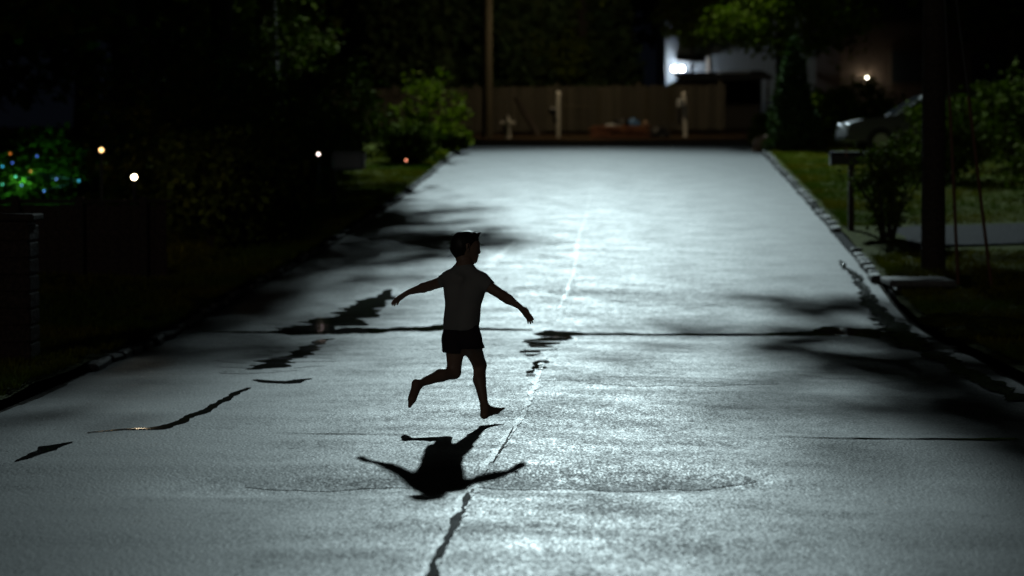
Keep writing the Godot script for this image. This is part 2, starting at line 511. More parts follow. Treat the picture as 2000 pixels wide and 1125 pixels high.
# ---------------------------------------------------------------- people
class Field:                                     # a distance field on a grid, meshed as surface nets
	var lo: Vector3
	var cell: float
	var nx: int
	var ny: int
	var nz: int
	var f: PackedFloat32Array
	func _init(a: Vector3, b: Vector3, c: float) -> void:
		lo = a; cell = c
		nx = int(ceil((b.x - a.x) / c)) + 2; ny = int(ceil((b.y - a.y) / c)) + 2; nz = int(ceil((b.z - a.z) / c)) + 2
		f = PackedFloat32Array(); f.resize(nx * ny * nz); f.fill(0.2)
	func bone(a: Vector3, b: Vector3, ra: float, rb: float, k: float, flat := Vector3.ZERO, squash := 1.0) -> void:
		# tapered capsule; with flat, distances along that direction count 1/squash
		var reach := maxf(ra, rb) * maxf(1.0, squash) + k + cell * 2.0
		var p0 := a.min(b) - Vector3.ONE * reach - lo
		var p1 := a.max(b) + Vector3.ONE * reach - lo
		var i0 := maxi(0, int(p0.x / cell)); var i1 := mini(nx - 1, int(p1.x / cell) + 1)
		var j0 := maxi(0, int(p0.y / cell)); var j1 := mini(ny - 1, int(p1.y / cell) + 1)
		var k0 := maxi(0, int(p0.z / cell)); var k1 := mini(nz - 1, int(p1.z / cell) + 1)
		var ab := b - a
		var ll := maxf(ab.length_squared(), 1e-9)
		for kz in range(k0, k1 + 1):
			for jy in range(j0, j1 + 1):
				for ix in range(i0, i1 + 1):
					var p := lo + Vector3(ix, jy, kz) * cell
					var t := clampf((p - a).dot(ab) / ll, 0.0, 1.0)
					var o := p - a - ab * t
					if squash != 1.0:
						var al := o.dot(flat)
						o += flat * (al / squash - al)
					var dd := o.length() - lerpf(ra, rb, t)
					var q := ix + nx * (jy + ny * kz)
					var old := f[q]
					var h := maxf(k - absf(old - dd), 0.0)
					f[q] = minf(old, dd) - (h * h * 0.25 / k if k > 0.0 else 0.0)
	func cut(fun: Callable) -> void:              # keep only where fun(p) < 0
		for kz in nz:
			for jy in ny:
				for ix in nx:
					var q := ix + nx * (jy + ny * kz)
					if f[q] < cell * 2.5:
						f[q] = maxf(f[q], fun.call(lo + Vector3(ix, jy, kz) * cell))
	func ripple(fun: Callable) -> void:
		for kz in nz:
			for jy in ny:
				for ix in nx:
					var q := ix + nx * (jy + ny * kz)
					if f[q] < cell * 3.0 and f[q] > -cell * 3.0:
						f[q] += fun.call(lo + Vector3(ix, jy, kz) * cell)
	func mesh_into(b: MB) -> void:
		var ids := PackedInt32Array(); ids.resize(f.size()); ids.fill(-1)
		var P := PackedVector3Array()
		var sx := 1; var sy := nx; var sz := nx * ny
		var corner := [0, sx, sy, sx + sy, sz, sx + sz, sy + sz, sx + sy + sz]
		var offs := [Vector3(0, 0, 0), Vector3(1, 0, 0), Vector3(0, 1, 0), Vector3(1, 1, 0), Vector3(0, 0, 1), Vector3(1, 0, 1), Vector3(0, 1, 1), Vector3(1, 1, 1)]
		var edges := [[0, 1], [2, 3], [4, 5], [6, 7], [0, 2], [1, 3], [4, 6], [5, 7], [0, 4], [1, 5], [2, 6], [3, 7]]
		for kz in nz - 1:
			for jy in ny - 1:
				for ix in nx - 1:
					var q := ix + nx * (jy + ny * kz)
					if f[q] > cell * 2.0 or f[q] < -cell * 2.0: continue
					var inside := 0
					for c in 8:
						if f[q + corner[c]] < 0.0: inside += 1
					if inside == 0 or inside == 8: continue
					var s := Vector3.ZERO
					var cnt := 0
					for e in edges:
						var fa := f[q + corner[e[0]]]; var fb := f[q + corner[e[1]]]
						if (fa < 0.0) != (fb < 0.0):
							s += offs[e[0]].lerp(offs[e[1]], fa / (fa - fb)); cnt += 1
					ids[q] = P.size()
					P.push_back(lo + (Vector3(ix, jy, kz) + s / cnt) * cell)
		var N := PackedVector3Array(); N.resize(P.size()); N.fill(Vector3.ZERO)
		var quads := []
		for kz in range(1, nz - 1):
			for jy in range(1, ny - 1):
				for ix in range(1, nx - 1):
					var q := ix + nx * (jy + ny * kz)
					var fa := f[q]
					if fa > cell * 2.0 or fa < -cell * 2.0: continue
					for ax in 3:
						var st: int = [sx, sy, sz][ax]
						var fb := f[q + st]
						if (fa < 0.0) == (fb < 0.0): continue
						var u: int = [sy, sz, sx][ax]; var w: int = [sz, sx, sy][ax]
						var a := ids[q - u - w]; var bb := ids[q - w]; var c := ids[q]; var d := ids[q - u]
						if a < 0 or bb < 0 or c < 0 or d < 0: continue
						var qd := [a, bb, c, d] if fa < 0.0 else [a, d, c, bb]
						var nn := (P[qd[2]] - P[qd[0]]).cross(P[qd[3]] - P[qd[1]])
						for v in qd: N[v] += nn
						quads.push_back(qd)
		for k in N.size(): N[k] = N[k].normalized()
		for qd in quads:
			b.smooth_quad([P[qd[0]], P[qd[1]], P[qd[2]], P[qd[3]]], [N[qd[0]], N[qd[1]], N[qd[2]], N[qd[3]]], [])

const BOY := 15.08
func bj(px: float, py: float, dd: float) -> Vector3: return at(px, py, BOY + dd)
func hand(b: MB, wrist: Vector3, tip: Vector3, palm_n: Vector3, thumb_side: float) -> void:
	var dir := (tip - wrist).normalized()
	var ln := (tip - wrist).length()
	var side := dir.cross(palm_n).normalized()
	palm_n = side.cross(dir).normalized()
	var fl := Field.new(wrist.min(tip) - Vector3.ONE * 0.06, wrist.max(tip) + Vector3.ONE * 0.06, 0.0036)
	var palm := wrist + dir * ln * 0.28
	for s in [-1.0, -0.33, 0.33, 1.0]:
		fl.bone(wrist, wrist + dir * ln * 0.5 + side * s * 0.021, 0.0125, 0.0105, 0.012)
	var lens := [0.86, 1.0, 0.95, 0.76]
	for k in 4:
		var s := (k - 1.5) / 1.5 * thumb_side
		var root := wrist + dir * ln * 0.46 + side * s * 0.021
		var l: float = ln * 0.54 * lens[k]
		var out := (dir + side * s * 0.10).normalized()
		var m1 := root + out * l * 0.42 + palm_n * 0.002
		var m2 := m1 + (out + palm_n * (0.22 + 0.1 * k)).normalized() * l * 0.33
		var m3 := m2 + (out + palm_n * (0.42 + 0.12 * k)).normalized() * l * 0.27
		fl.bone(root, m1, 0.0082, 0.0074, 0.003); fl.bone(m1, m2, 0.0074, 0.0068, 0.003); fl.bone(m2, m3, 0.0068, 0.0058, 0.003)
	var t0 := wrist + dir * ln * 0.14 - side * 0.017 * thumb_side
	var t1 := t0 + (dir * 0.75 - side * thumb_side * 0.8 + palm_n * 0.25).normalized() * ln * 0.24
	var t2 := t1 + (dir - side * thumb_side * 0.35 + palm_n * 0.3).normalized() * ln * 0.2
	fl.bone(t0, t1, 0.0105, 0.0085, 0.008); fl.bone(t1, t2, 0.0085, 0.0065, 0.003)
	fl.bone(wrist - dir * 0.03, palm, 0.0165, 0.015, 0.01, palm_n, 0.75)
	fl.mesh_into(b)
func make_person() -> void:
	var heel := bj(946, 812, 0.0)
	var t := thing("person", "barefoot child in pale shirt and dark shorts running with arms spread", "person", Vector3(heel.x, 0.0, heel.z))
	var o := t.position
	var J := func(px: float, py: float, dd: float) -> Vector3: return bj(px, py, dd) - o
	# joints
	var neck: Vector3 = J.call(907, 522, 0.0)
	var skull: Vector3 = J.call(909, 478, 0.02)
	var fwd := Vector3(0.95, -0.05, -0.3).normalized()        # where the face looks: along the road's width, a little away
	var sh_l: Vector3 = J.call(879, 545, 0.08); var sh_r: Vector3 = J.call(938, 549, -0.08)
	var el_l: Vector3 = J.call(840, 558, 0.2); var el_r: Vector3 = J.call(983, 578, -0.14)
	var wr_l: Vector3 = J.call(797, 571, 0.33); var wr_r: Vector3 = J.call(1015, 599, -0.22)
	var tp_l: Vector3 = J.call(765, 592, 0.37); var tp_r: Vector3 = J.call(1043, 629, -0.25)
	var hip_l: Vector3 = J.call(889, 662, 0.06); var hip_r: Vector3 = J.call(916, 662, -0.02)
	var kn_l: Vector3 = J.call(887, 727, 0.06); var an_l: Vector3 = J.call(819, 749, -0.12)
	var kn_r: Vector3 = J.call(937, 713, 0.16); var an_r: Vector3 = J.call(947, 796, 0.03)
	var flat := Vector3(0.45, 0, 0.89)                        # front-to-back axis of the trunk
	# body
	var b := MB.new()
	var f := Field.new(Vector3(-0.75, -0.05, -0.55), Vector3(0.45, 1.3, 0.45), 0.0105)
	var ch_l: Vector3 = J.call(893, 566, 0.03); var ch_r: Vector3 = J.call(922, 568, -0.03)
	var wa_l: Vector3 = J.call(893, 618, 0.03); var wa_r: Vector3 = J.call(911, 618, -0.02)
	f.bone(ch_l, wa_l, 0.078, 0.068, 0.05, flat, 0.85); f.bone(ch_r, wa_r, 0.078, 0.068, 0.05, flat, 0.85)
	f.bone(wa_l, hip_l, 0.068, 0.075, 0.05, flat, 0.95); f.bone(wa_r, hip_r, 0.068, 0.075, 0.05, flat, 0.95)
	f.bone(neck, skull, 0.048, 0.05, 0.03)
	f.bone(neck, sh_l, 0.045, 0.046, 0.04); f.bone(neck, sh_r, 0.045, 0.046, 0.04)
	f.bone(sh_l, ch_l, 0.048, 0.07, 0.04); f.bone(sh_r, ch_r, 0.048, 0.07, 0.04)
	for a in [[sh_l, el_l, wr_l], [sh_r, el_r, wr_r]]:
		var mid: Vector3 = a[1].lerp(a[2], 0.3)
		f.bone(a[0], a[1], 0.043, 0.033, 0.02); f.bone(a[1], mid, 0.034, 0.033, 0.015); f.bone(mid, a[2], 0.033, 0.019, 0.015)
	f.bone(hip_l, kn_l, 0.072, 0.045, 0.04); f.bone(hip_r, kn_r, 0.072, 0.046, 0.04)
	var calf_l := kn_l.lerp(an_l, 0.38) + Vector3(0, 0.008, 0.0); var calf_r := kn_r.lerp(an_r, 0.35) + Vector3(-0.014, 0, 0.01)
	f.bone(kn_l, calf_l, 0.044, 0.042, 0.02); f.bone(calf_l, an_l, 0.042, 0.026, 0.02)
	f.bone(kn_r, calf_r, 0.044, 0.042, 0.02); f.bone(calf_r, an_r, 0.042, 0.026, 0.02)
	# feet
	var he_l: Vector3 = J.call(813, 749, -0.14); var ba_l: Vector3 = J.call(805, 779, -0.2); var to_l: Vector3 = J.call(800, 794, -0.21)
	f.bone(an_l, he_l, 0.026, 0.027, 0.015); f.bone(he_l, ba_l, 0.027, 0.027, 0.02); f.bone(an_l, ba_l, 0.025, 0.023, 0.02); f.bone(ba_l, to_l, 0.025, 0.013, 0.01)
	var he_r: Vector3 = J.call(946, 810, 0.0); var ba_r: Vector3 = J.call(970, 802, 0.13); var to_r: Vector3 = J.call(985, 797, 0.18)
	f.bone(an_r, he_r, 0.027, 0.027, 0.015); f.bone(he_r, ba_r, 0.025, 0.021, 0.02); f.bone(an_r, ba_r, 0.027, 0.019, 0.02); f.bone(ba_r, to_r, 0.02, 0.010, 0.01)
	f.mesh_into(b)
	# head
	var up := Vector3.UP
	var sd := fwd.cross(up).normalized()
	var h := Field.new(skull - Vector3.ONE * 0.17, skull + Vector3.ONE * 0.15, 0.0045)
	h.bone(skull - fwd * 0.012, skull + fwd * 0.018 + up * 0.005, 0.084, 0.08, 0.02, sd, 0.86)
	h.bone(skull + fwd * 0.03 - up * 0.03, skull + fwd * 0.042 - up * 0.082, 0.064, 0.043, 0.03, sd, 0.92)
	h.bone(skull + fwd * 0.052 - up * 0.098, skull + fwd * 0.056 - up * 0.1, 0.026, 0.026, 0.02)
	h.bone(skull + fwd * 0.086 - up * 0.02, skull + fwd * 0.096 - up * 0.046, 0.010, 0.013, 0.014)
	h.bone(skull + fwd * 0.084 - up * 0.07 + sd * 0.014, skull + fwd * 0.084 - up * 0.07 - sd * 0.014, 0.007, 0.007, 0.008)
	h.bone(skull + fwd * 0.081 - up * 0.081 + sd * 0.012, skull + fwd * 0.081 - up * 0.081 - sd * 0.012, 0.007, 0.007, 0.006)
	for s in [-1.0, 1.0]:
		h.bone(skull + fwd * 0.076 + up * 0.004 + sd * s * 0.018, skull + fwd * 0.066 + up * 0.004 + sd * s * 0.045, 0.011, 0.010, 0.01)
		var ear: Vector3 = skull - fwd * 0.006 - up * 0.018 + sd * s * 0.078
		h.bone(ear + up * 0.016, ear - up * 0.018, 0.017, 0.011, 0.008, sd, 0.4)
	h.bone(skull - fwd * 0.02 - up * 0.06, neck + up * 0.02, 0.056, 0.048, 0.03)
	h.mesh_into(b)
	hand(b, wr_l, tp_l, Vector3(-0.3, -0.95, 0.1), -1.0)
	hand(b, wr_r, tp_r, Vector3(0.3, -0.8, 0.5), 1.0)
	put("body", b.mesh(), M.skin, t)
	# hair
	var hb := MB.new()
	var hf := Field.new(skull - Vector3.ONE * 0.16, skull + Vector3.ONE * 0.16, 0.005)
	hf.bone(skull - fwd * 0.016, skull + fwd * 0.012 + up * 0.008, 0.092, 0.087, 0.02, sd, 0.9)
	hf.bone(skull - fwd * 0.045 - up * 0.03, skull - fwd * 0.035 - up * 0.075, 0.052, 0.036, 0.03, sd, 1.1)
	hf.bone(skull + fwd * 0.05 + up * 0.06, skull + fwd * 0.092 + up * 0.074, 0.03, 0.012, 0.02)
	hf.bone(skull + fwd * 0.085 + up * 0.072, skull + fwd * 0.108 + up * 0.088, 0.012, 0.006, 0.008)
	hf.bone(skull + fwd * 0.02 + up * 0.078, skull + fwd * 0.05 + up * 0.088, 0.018, 0.008, 0.01)
	hf.cut(func(p: Vector3) -> float:
		var q := p - skull
		var fx := q.dot(fwd); var fy := q.dot(up)
		return maxf(-(fy - (-0.095 if fx < -0.02 else lerpf(-0.03, 0.035, smoothstep(-0.02, 0.06, fx)))), 0.0) * 1.0 - 0.004)
	hf.ripple(func(p: Vector3) -> float: return noise.get_noise_3d(p.x * 900.0, p.y * 260.0, p.z * 900.0) * 0.005)
	hf.mesh_into(hb)
	put("hair", hb.mesh(), M.hair, t)
	# shirt
	var sb := MB.new()
	var sf := Field.new(Vector3(-0.5, 0.45, -0.45), Vector3(0.3, 1.2, 0.4), 0.0105)
	sf.bone(ch_l, wa_l, 0.087, 0.08, 0.05, flat, 0.88); sf.bone(ch_r, wa_r, 0.087, 0.08, 0.05, flat, 0.88)
	var hem_l: Vector3 = J.call(890, 640, 0.04); var hem_r: Vector3 = J.call(910, 640, -0.02)
	sf.bone(wa_l, hem_l, 0.08, 0.088, 0.05, flat, 0.98); sf.bone(wa_r, hem_r, 0.08, 0.088, 0.05, flat, 0.98)
	sf.bone(neck, sh_l, 0.054, 0.055, 0.04); sf.bone(neck, sh_r, 0.054, 0.055, 0.04)
	sf.bone(sh_l, ch_l, 0.056, 0.078, 0.04); sf.bone(sh_r, ch_r, 0.056, 0.078, 0.04)
	var sl: Vector3 = sh_l.lerp(el_l, 0.42); var sr: Vector3 = sh_r.lerp(el_r, 0.42)
	sf.bone(sh_l, sl, 0.052, 0.047, 0.02); sf.bone(sh_r, sr, 0.052, 0.048, 0.02)
	var dl := (el_l - sh_l).normalized(); var dr := (el_r - sh_r).normalized()
	sf.cut(func(p: Vector3) -> float:
		var k := (p - sl).dot(dl) if p.distance_to(sl) < 0.1 and p.x < ch_l.x - 0.05 else -1.0
		var k2 := (p - sr).dot(dr) if p.distance_to(sr) < 0.1 and p.x > ch_r.x + 0.05 else -1.0
		return maxf(maxf(k, k2), maxf(p.y - neck.y - 0.026, hem_l.y - 0.012 - p.y)))
	sf.ripple(func(p: Vector3) -> float: return noise.get_noise_3d(p.x * 240.0, p.y * 110.0, p.z * 240.0) * 0.009)
	sf.mesh_into(sb)
	put("shirt", sb.mesh(), M.shirt, t)
	# shorts
	var pb := MB.new()
	var pf := Field.new(Vector3(-0.5, 0.25, -0.5), Vector3(0.3, 0.85, 0.4), 0.0105)
	var le_l: Vector3 = J.call(889, 684, 0.06); var le_r: Vector3 = J.call(921, 680, 0.05)
	pf.bone(J.call(890, 632, 0.04), hip_l, 0.083, 0.088, 0.04, flat, 0.96); pf.bone(J.call(911, 632, -0.02), hip_r, 0.083, 0.086, 0.04, flat, 0.96)
	pf.bone(hip_l, le_l + Vector3(0, -0.08, 0), 0.088, 0.09, 0.02, flat, 1.05); pf.bone(hip_r, le_r + Vector3(0.03, -0.08, -0.05), 0.086, 0.082, 0.02, flat, 1.05)
	pf.cut(func(p: Vector3) -> float: return maxf(p.y - hem_l.y - 0.03, (le_l.y if p.x < hip_l.x + 0.04 else le_r.y + 0.01) - 0.012 - p.y))
	pf.ripple(func(p: Vector3) -> float: return noise.get_noise_3d(p.x * 260.0 + 9.0, p.y * 90.0, p.z * 260.0) * 0.01)
	pf.mesh_into(pb)
	put("shorts", pb.mesh(), M.shorts, t)

# ---------------------------------------------------------------- the place
func _ready() -> void:
	rng.seed = 11
	noise.seed = 4; noise.frequency = 0.02; noise.fractal_octaves = 3
	prof_h.resize(4002)
	var acc := 0.0
	for k in 4002:
		var d := k * 0.1
		prof_h[k] = acc
		acc += 0.1 * (0.069 * smoothstep(21.8, 26.2, d) - 0.03 * smoothstep(54.0, 60.0, d) - 0.03 * smoothstep(75.0, 95.0, d))
	# camera
	var cam := Camera3D.new()
	cam.name = "camera"
	var lens := CameraAttributesPhysical.new()
	lens.frustum_focal_length = 12.0 / (562.5 / FPX)
	lens.frustum_focus_distance = BOY
	lens.frustum_near = 0.1
	lens.frustum_far = 600.0
	lens.exposure_aperture = 1.9
	cam.attributes = lens
	cam.fov = rad_to_deg(2.0 * atan(562.5 / FPX))
	cam.far = 600.0
	cam.position = EYE
	cam.rotation.x = -pitch
	add_child(cam)
	cam.current = true
	# night sky
	var we := WorldEnvironment.new()
	we.name = "world_environment"
	var env := Environment.new()
	env.background_mode = Environment.BG_SKY
	env.tonemap_mode = Environment.TONE_MAPPER_LINEAR
	env.tonemap_exposure = 1.0
	env.sdfgi_enabled = true; env.ssao_enabled = true; env.ssil_enabled = true
	var sky := Sky.new()
	var sm := ProceduralSkyMaterial.new()
	sm.sky_top_color = srgb(0.0011, 0.0016, 0.0027)
	sm.sky_horizon_color = srgb(0.0012, 0.0016, 0.0026)
	sm.ground_bottom_color = srgb(0.0004, 0.0004, 0.0005)
	sm.ground_horizon_color = srgb(0.0006, 0.0006, 0.0009)
	sky.sky_material = sm
	env.sky = sky
	we.environment = env
	add_child(we)
	# added fill behind the camera: only lifts the backs of things out of black
	var fill_light := DirectionalLight3D.new()
	fill_light.name = "fill_light"
	fill_light.light_energy = 0.018
	fill_light.light_color = Color(1.0, 0.97, 0.92)
	fill_light.light_angular_distance = 4.0
	fill_light.shadow_enabled = true
	fill_light.sky_mode = DirectionalLight3D.SKY_MODE_LIGHT_ONLY
	add_child(fill_light)
	fill_light.look_at_from_position(Vector3(-6, 8, 12), Vector3(0, 0.5, -15))

	make_materials()
	build_ground()
	build_far_side()
	build_right_side()
	build_left_side()
	make_person()

const LAMP := Vector3(1.7, 20.4, -66.0)

func build_ground() -> void:
	structure("ground", grid_mesh(steps(-240, 240, 12), steps(-20, 380, 4), func(u: float, d: float) -> Vector3: return Vector3(u, hp(d) - 0.3, -d), uv8), M.soil)
	# road
	var ds := steps(3, 30, 0.075)
	ds.append_array(steps(30.2, 58, 0.25))
	structure("road", grid_mesh(steps(0, 1, 0.0125), ds, func(u: float, d: float) -> Vector3:
		var x := lerpf(edge_l(d) - 0.05, edge_r(d) + 0.05, u)
		return Vector3(x, road_h(x, d), -d), uv8), M.asphalt)
	structure("cross_road", grid_mesh(steps(-40, 40, 0.5), steps(57.6, 65.2, 0.4), func(u: float, d: float) -> Vector3: return Vector3(u, hp(d) - 0.004 - 0.02 * clampf(58.4 - d, 0, 1), -d), uv8), M.asphalt)
	# verge beyond the cross road, brown with litter
	structure("verge", grid_mesh(steps(-45, 45, 0.5), steps(65, 130, 0.6), func(u: float, d: float) -> Vector3:
		return Vector3(u, hp(d) + 0.07 * smoothstep(65.0, 65.3, d) - 0.06 + noise.get_noise_2d(u * 40.0, d * 40.0) * 0.05, -d), uv8), M.litter)
	# lawns
	var ts := PackedFloat32Array([0.0, 0.1, 0.25, 0.45, 0.7, 1.0, 1.4, 1.9, 2.5, 3.2, 4.0, 5.0, 6.5, 8.0, 10.0, 13.0, 17.0, 24.0, 40.0])
	structure("lawn_right", grid_mesh(ts, steps(3, 57.5, 0.35), func(u: float, d: float) -> Vector3:
		var x := edge_r(d) + 0.1 + u
		return Vector3(x, lawn_h(x, d) - 0.05 * (1.0 - smoothstep(0.0, 0.3, u)), -d), uv8), M.lawn)
	var tn := PackedFloat32Array()
	for k in ts: tn.push_back(-k)
	structure("lawn_left", grid_mesh(tn, steps(3, 57.5, 0.35), func(u: float, d: float) -> Vector3:
		var x := edge_l(d) - 0.1 + u
		return Vector3(x, lawn_h(x, d) - 0.05 * (1.0 - smoothstep(0.0, 0.3, -u)), -d), uv8), M.lawn)
	# kerbs of rough stone blocks
	var blocks := []
	for k in 4:
		var b := MB.new()
		b.box(Vector3.ZERO, Vector3(0.15, 0.22, 0.30), 0.022, Basis.from_euler(Vector3(0.02 * (k - 1), 0.05 * (k - 1.5), 0.05 * (k - 1.5))))
		blocks.push_back(b.mesh())
	for side in [-1, 1]:
		var kb := MeshInstance3D.new()
		kb.name = "kerb_left" if side < 0 else "kerb_right"
		kb.set_meta("kind", "structure")
		kb.set_meta("label", "row of rough stone kerb blocks along the wet road")
		var bed := MB.new()
		var pts := []
		var d := 8.0
		while d < 57.4:
			var x := edge_l(d) - 0.06 if side < 0 else edge_r(d) + 0.06
			pts.push_back(Vector3(x, hp(d) - 0.1, -d)); d += 1.0
		bed.tube(pts, pts.map(func(_p): return 0.06), 6)
		kb.mesh = bed.mesh()
		kb.material_override = M.soil
		add_child(kb)
		d = 10.0 if side > 0 else 9.0
		while d < 57.2:
			var lng := rng.randf_range(0.34, 0.62)
			var skip: bool = (side < 0 and d < 19.0) or side > 0 and ((d > 31.8 and d < 34.6) or d < 28.3)
			if not skip:
				var x := (edge_l(d) - 0.08 if side < 0 else edge_r(d) + 0.08) + rng.randf_range(-0.02, 0.02)
				var x2 := edge_l(d + 1.0) if side < 0 else edge_r(d + 1.0)
				var x1 := edge_l(d) if side < 0 else edge_r(d)
				var s := put("kerb_stone", blocks[rng.randi() % 4], M.kerb[rng.randi() % 3], kb)
				s.position = Vector3(x, hp(d) - (0.045 if side > 0 and d > 27.0 else (0.072 if side < 0 else 0.1)) + rng.randf_range(-0.02, 0.015), -d - lng * 0.5)
				s.rotation = Vector3(rng.randf_range(-0.02, 0.02), -atan2(x2 - x1, 1.0) + rng.randf_range(-0.03, 0.03), rng.randf_range(-0.04, 0.04))
				s.scale = Vector3(1, 1, lng / 0.32)
			d += lng + 0.012
	# standing water in the sag and sealed joints
	var L := 0.005
	structure("puddle", road_strip([[395, 648, 0.02], [520, 650, 0.1], [600, 649, 0.34], [700, 646, 0.3], [770, 644, 0.16], [860, 641, 0.3], [930, 643, 0.1], [1040, 645, 0.03]], L, 0.35, 3), M.puddle)
	structure("puddle", road_strip([[1040, 653, 0.02], [1075, 652, 0.3], [1110, 652, 0.3], [1150, 653, 0.12], [1300, 654, 0.1], [1500, 654, 0.14], [1600, 653, 0.3], [1680, 651, 0.6], [1735, 650, 0.4]], L, 0.3, 5), M.puddle)
	structure("puddle", road_strip([[1030, 696, 0.05], [1045, 682, 0.12], [1066, 666, 0.16], [1088, 648, 0.14]], L + 0.003, 0.5, 6), M.puddle)
	structure("puddle", road_strip([[1034, 735, 0.02], [1045, 728, 0.06], [1055, 712, 0.05], [1066, 700, 0.02]], L, 0.7, 7), M.puddle)
	structure("tar_seal", road_strip([[762, 566, 0.03], [735, 590, 0.18], [700, 612, 0.22], [660, 632, 0.3], [600, 648, 0.26]], L + 0.003, 0.5, 8), M.tar)
	structure("tar_seal", road_strip([[640, 662, 0.05], [600, 682, 0.1], [560, 700, 0.13], [520, 716, 0.15], [480, 722, 0.05]], L, 0.6, 9), M.tar)
	structure("tar_seal", road_strip([[610, 740, 0.02], [570, 747, 0.09], [530, 748, 0.07], [500, 742, 0.03]], L, 0.5, 10), M.tar)
	structure("tar_seal", road_strip([[484, 758, 0.02], [455, 772, 0.035], [420, 792, 0.04], [380, 812, 0.04], [340, 830, 0.045], [310, 837, 0.06], [240, 839, 0.02], [170, 846, 0.015]], L, 0.5, 11), M.tar)
	structure("tar_seal", road_strip([[140, 864, 0.02], [105, 874, 0.06], [70, 886, 0.045], [30, 902, 0.01]], L, 0.5, 12), M.tar)
	for a in [[[[770, 560, 0.1], [700, 610, 0.5], [600, 650, 0.7], [480, 652, 0.3]], 40], [[[660, 655, 0.1], [590, 690, 0.3], [500, 722, 0.34], [450, 730, 0.1]], 41], [[[1500, 660, 0.1], [1620, 655, 0.9], [1690, 652, 1.0], [1725, 652, 0.8]], 45], [[[1560, 730, 0.05], [1700, 735, 0.3], [1840, 740, 0.4]], 46]]:
		structure("soaked_patch", road_strip(a[0], 0.003, 0.6, a[1]), M.soaked)
	for a in [[[[1075, 735, 0.3], [1200, 742, 0.5], [1350, 745, 0.45], [1520, 748, 0.1]], 50], [[[1010, 560, 0.1], [1200, 575, 0.6], [1420, 585, 0.8], [1600, 590, 0.2]], 51], [[[900, 470, 0.1], [1010, 472, 0.5], [1120, 474, 0.2]], 52], [[[880, 945, 0.06], [1000, 948, 0.2], [1200, 945, 0.28], [1420, 940, 0.2], [1480, 938, 0.05]], 53], [[[480, 948, 0.06], [640, 945, 0.2], [840, 945, 0.1]], 54]]:
		structure("drier_patch", road_strip(a[0], 0.003, 0.25, a[1]), M.drier)
	# the paving joint down the middle
	structure("paving_joint", road_strip([[1158, 350, 0.008], [1142, 430, 0.012], [1128, 470, 0.02], [1122, 530, 0.016], [1105, 575, 0.02], [1090, 605, 0.012]], L, 0.7, 13), M.joint)
	structure("paving_joint", road_strip([[1066, 690, 0.02], [1050, 740, 0.03], [1025, 800, 0.02], [980, 870, 0.025], [930, 940, 0.03], [885, 1020, 0.035], [825, 1135, 0.035]], L, 0.7, 14), M.joint)
	structure("tar_seal", road_strip([[1490, 852, 0.006], [1640, 857, 0.02], [1800, 858, 0.03], [1990, 859, 0.05]], L, 0.6, 25), M.tar)
	structure("tar_seal", road_strip([[540, 847, 0.003], [660, 848, 0.012], [790, 850, 0.008], [840, 851, 0.003]], L, 0.6, 26), M.tar)
	structure("tar_seal", road_strip([[925, 958, 0.006], [908, 985, 0.012], [893, 1015, 0.02], [882, 1040, 0.012], [865, 1075, 0.014], [838, 1125, 0.02], [832, 1140, 0.02]], L + 0.004, 0.9, 15, 16), M.tar)
	structure("tar_seal", road_strip([[1003, 835, 0.004], [990, 860, 0.006], [975, 885, 0.005], [962, 905, 0.003]], L + 0.004, 0.7, 16), M.tar)
	# worn paint
	structure("road_marking", road_strip([[948, 524, 0.1], [966, 508, 0.07], [985, 490, 0.05], [1004, 472, 0.02]], L, 0.6, 17), M.joint)
	# water running in the gutter towards the sag
	structure("gutter_water", road_strip([[1640, 510, 0.03], [1668, 540, 0.06], [1690, 572, 0.07], [1708, 600, 0.1], [1720, 622, 0.12], [1748, 646, 0.14], [1788, 674, 0.12], [1850, 708, 0.1], [1905, 738, 0.1], [1995, 785, 0.1]], 0.012, 0.6, 18, 200, 0.007, 21), M.stream)

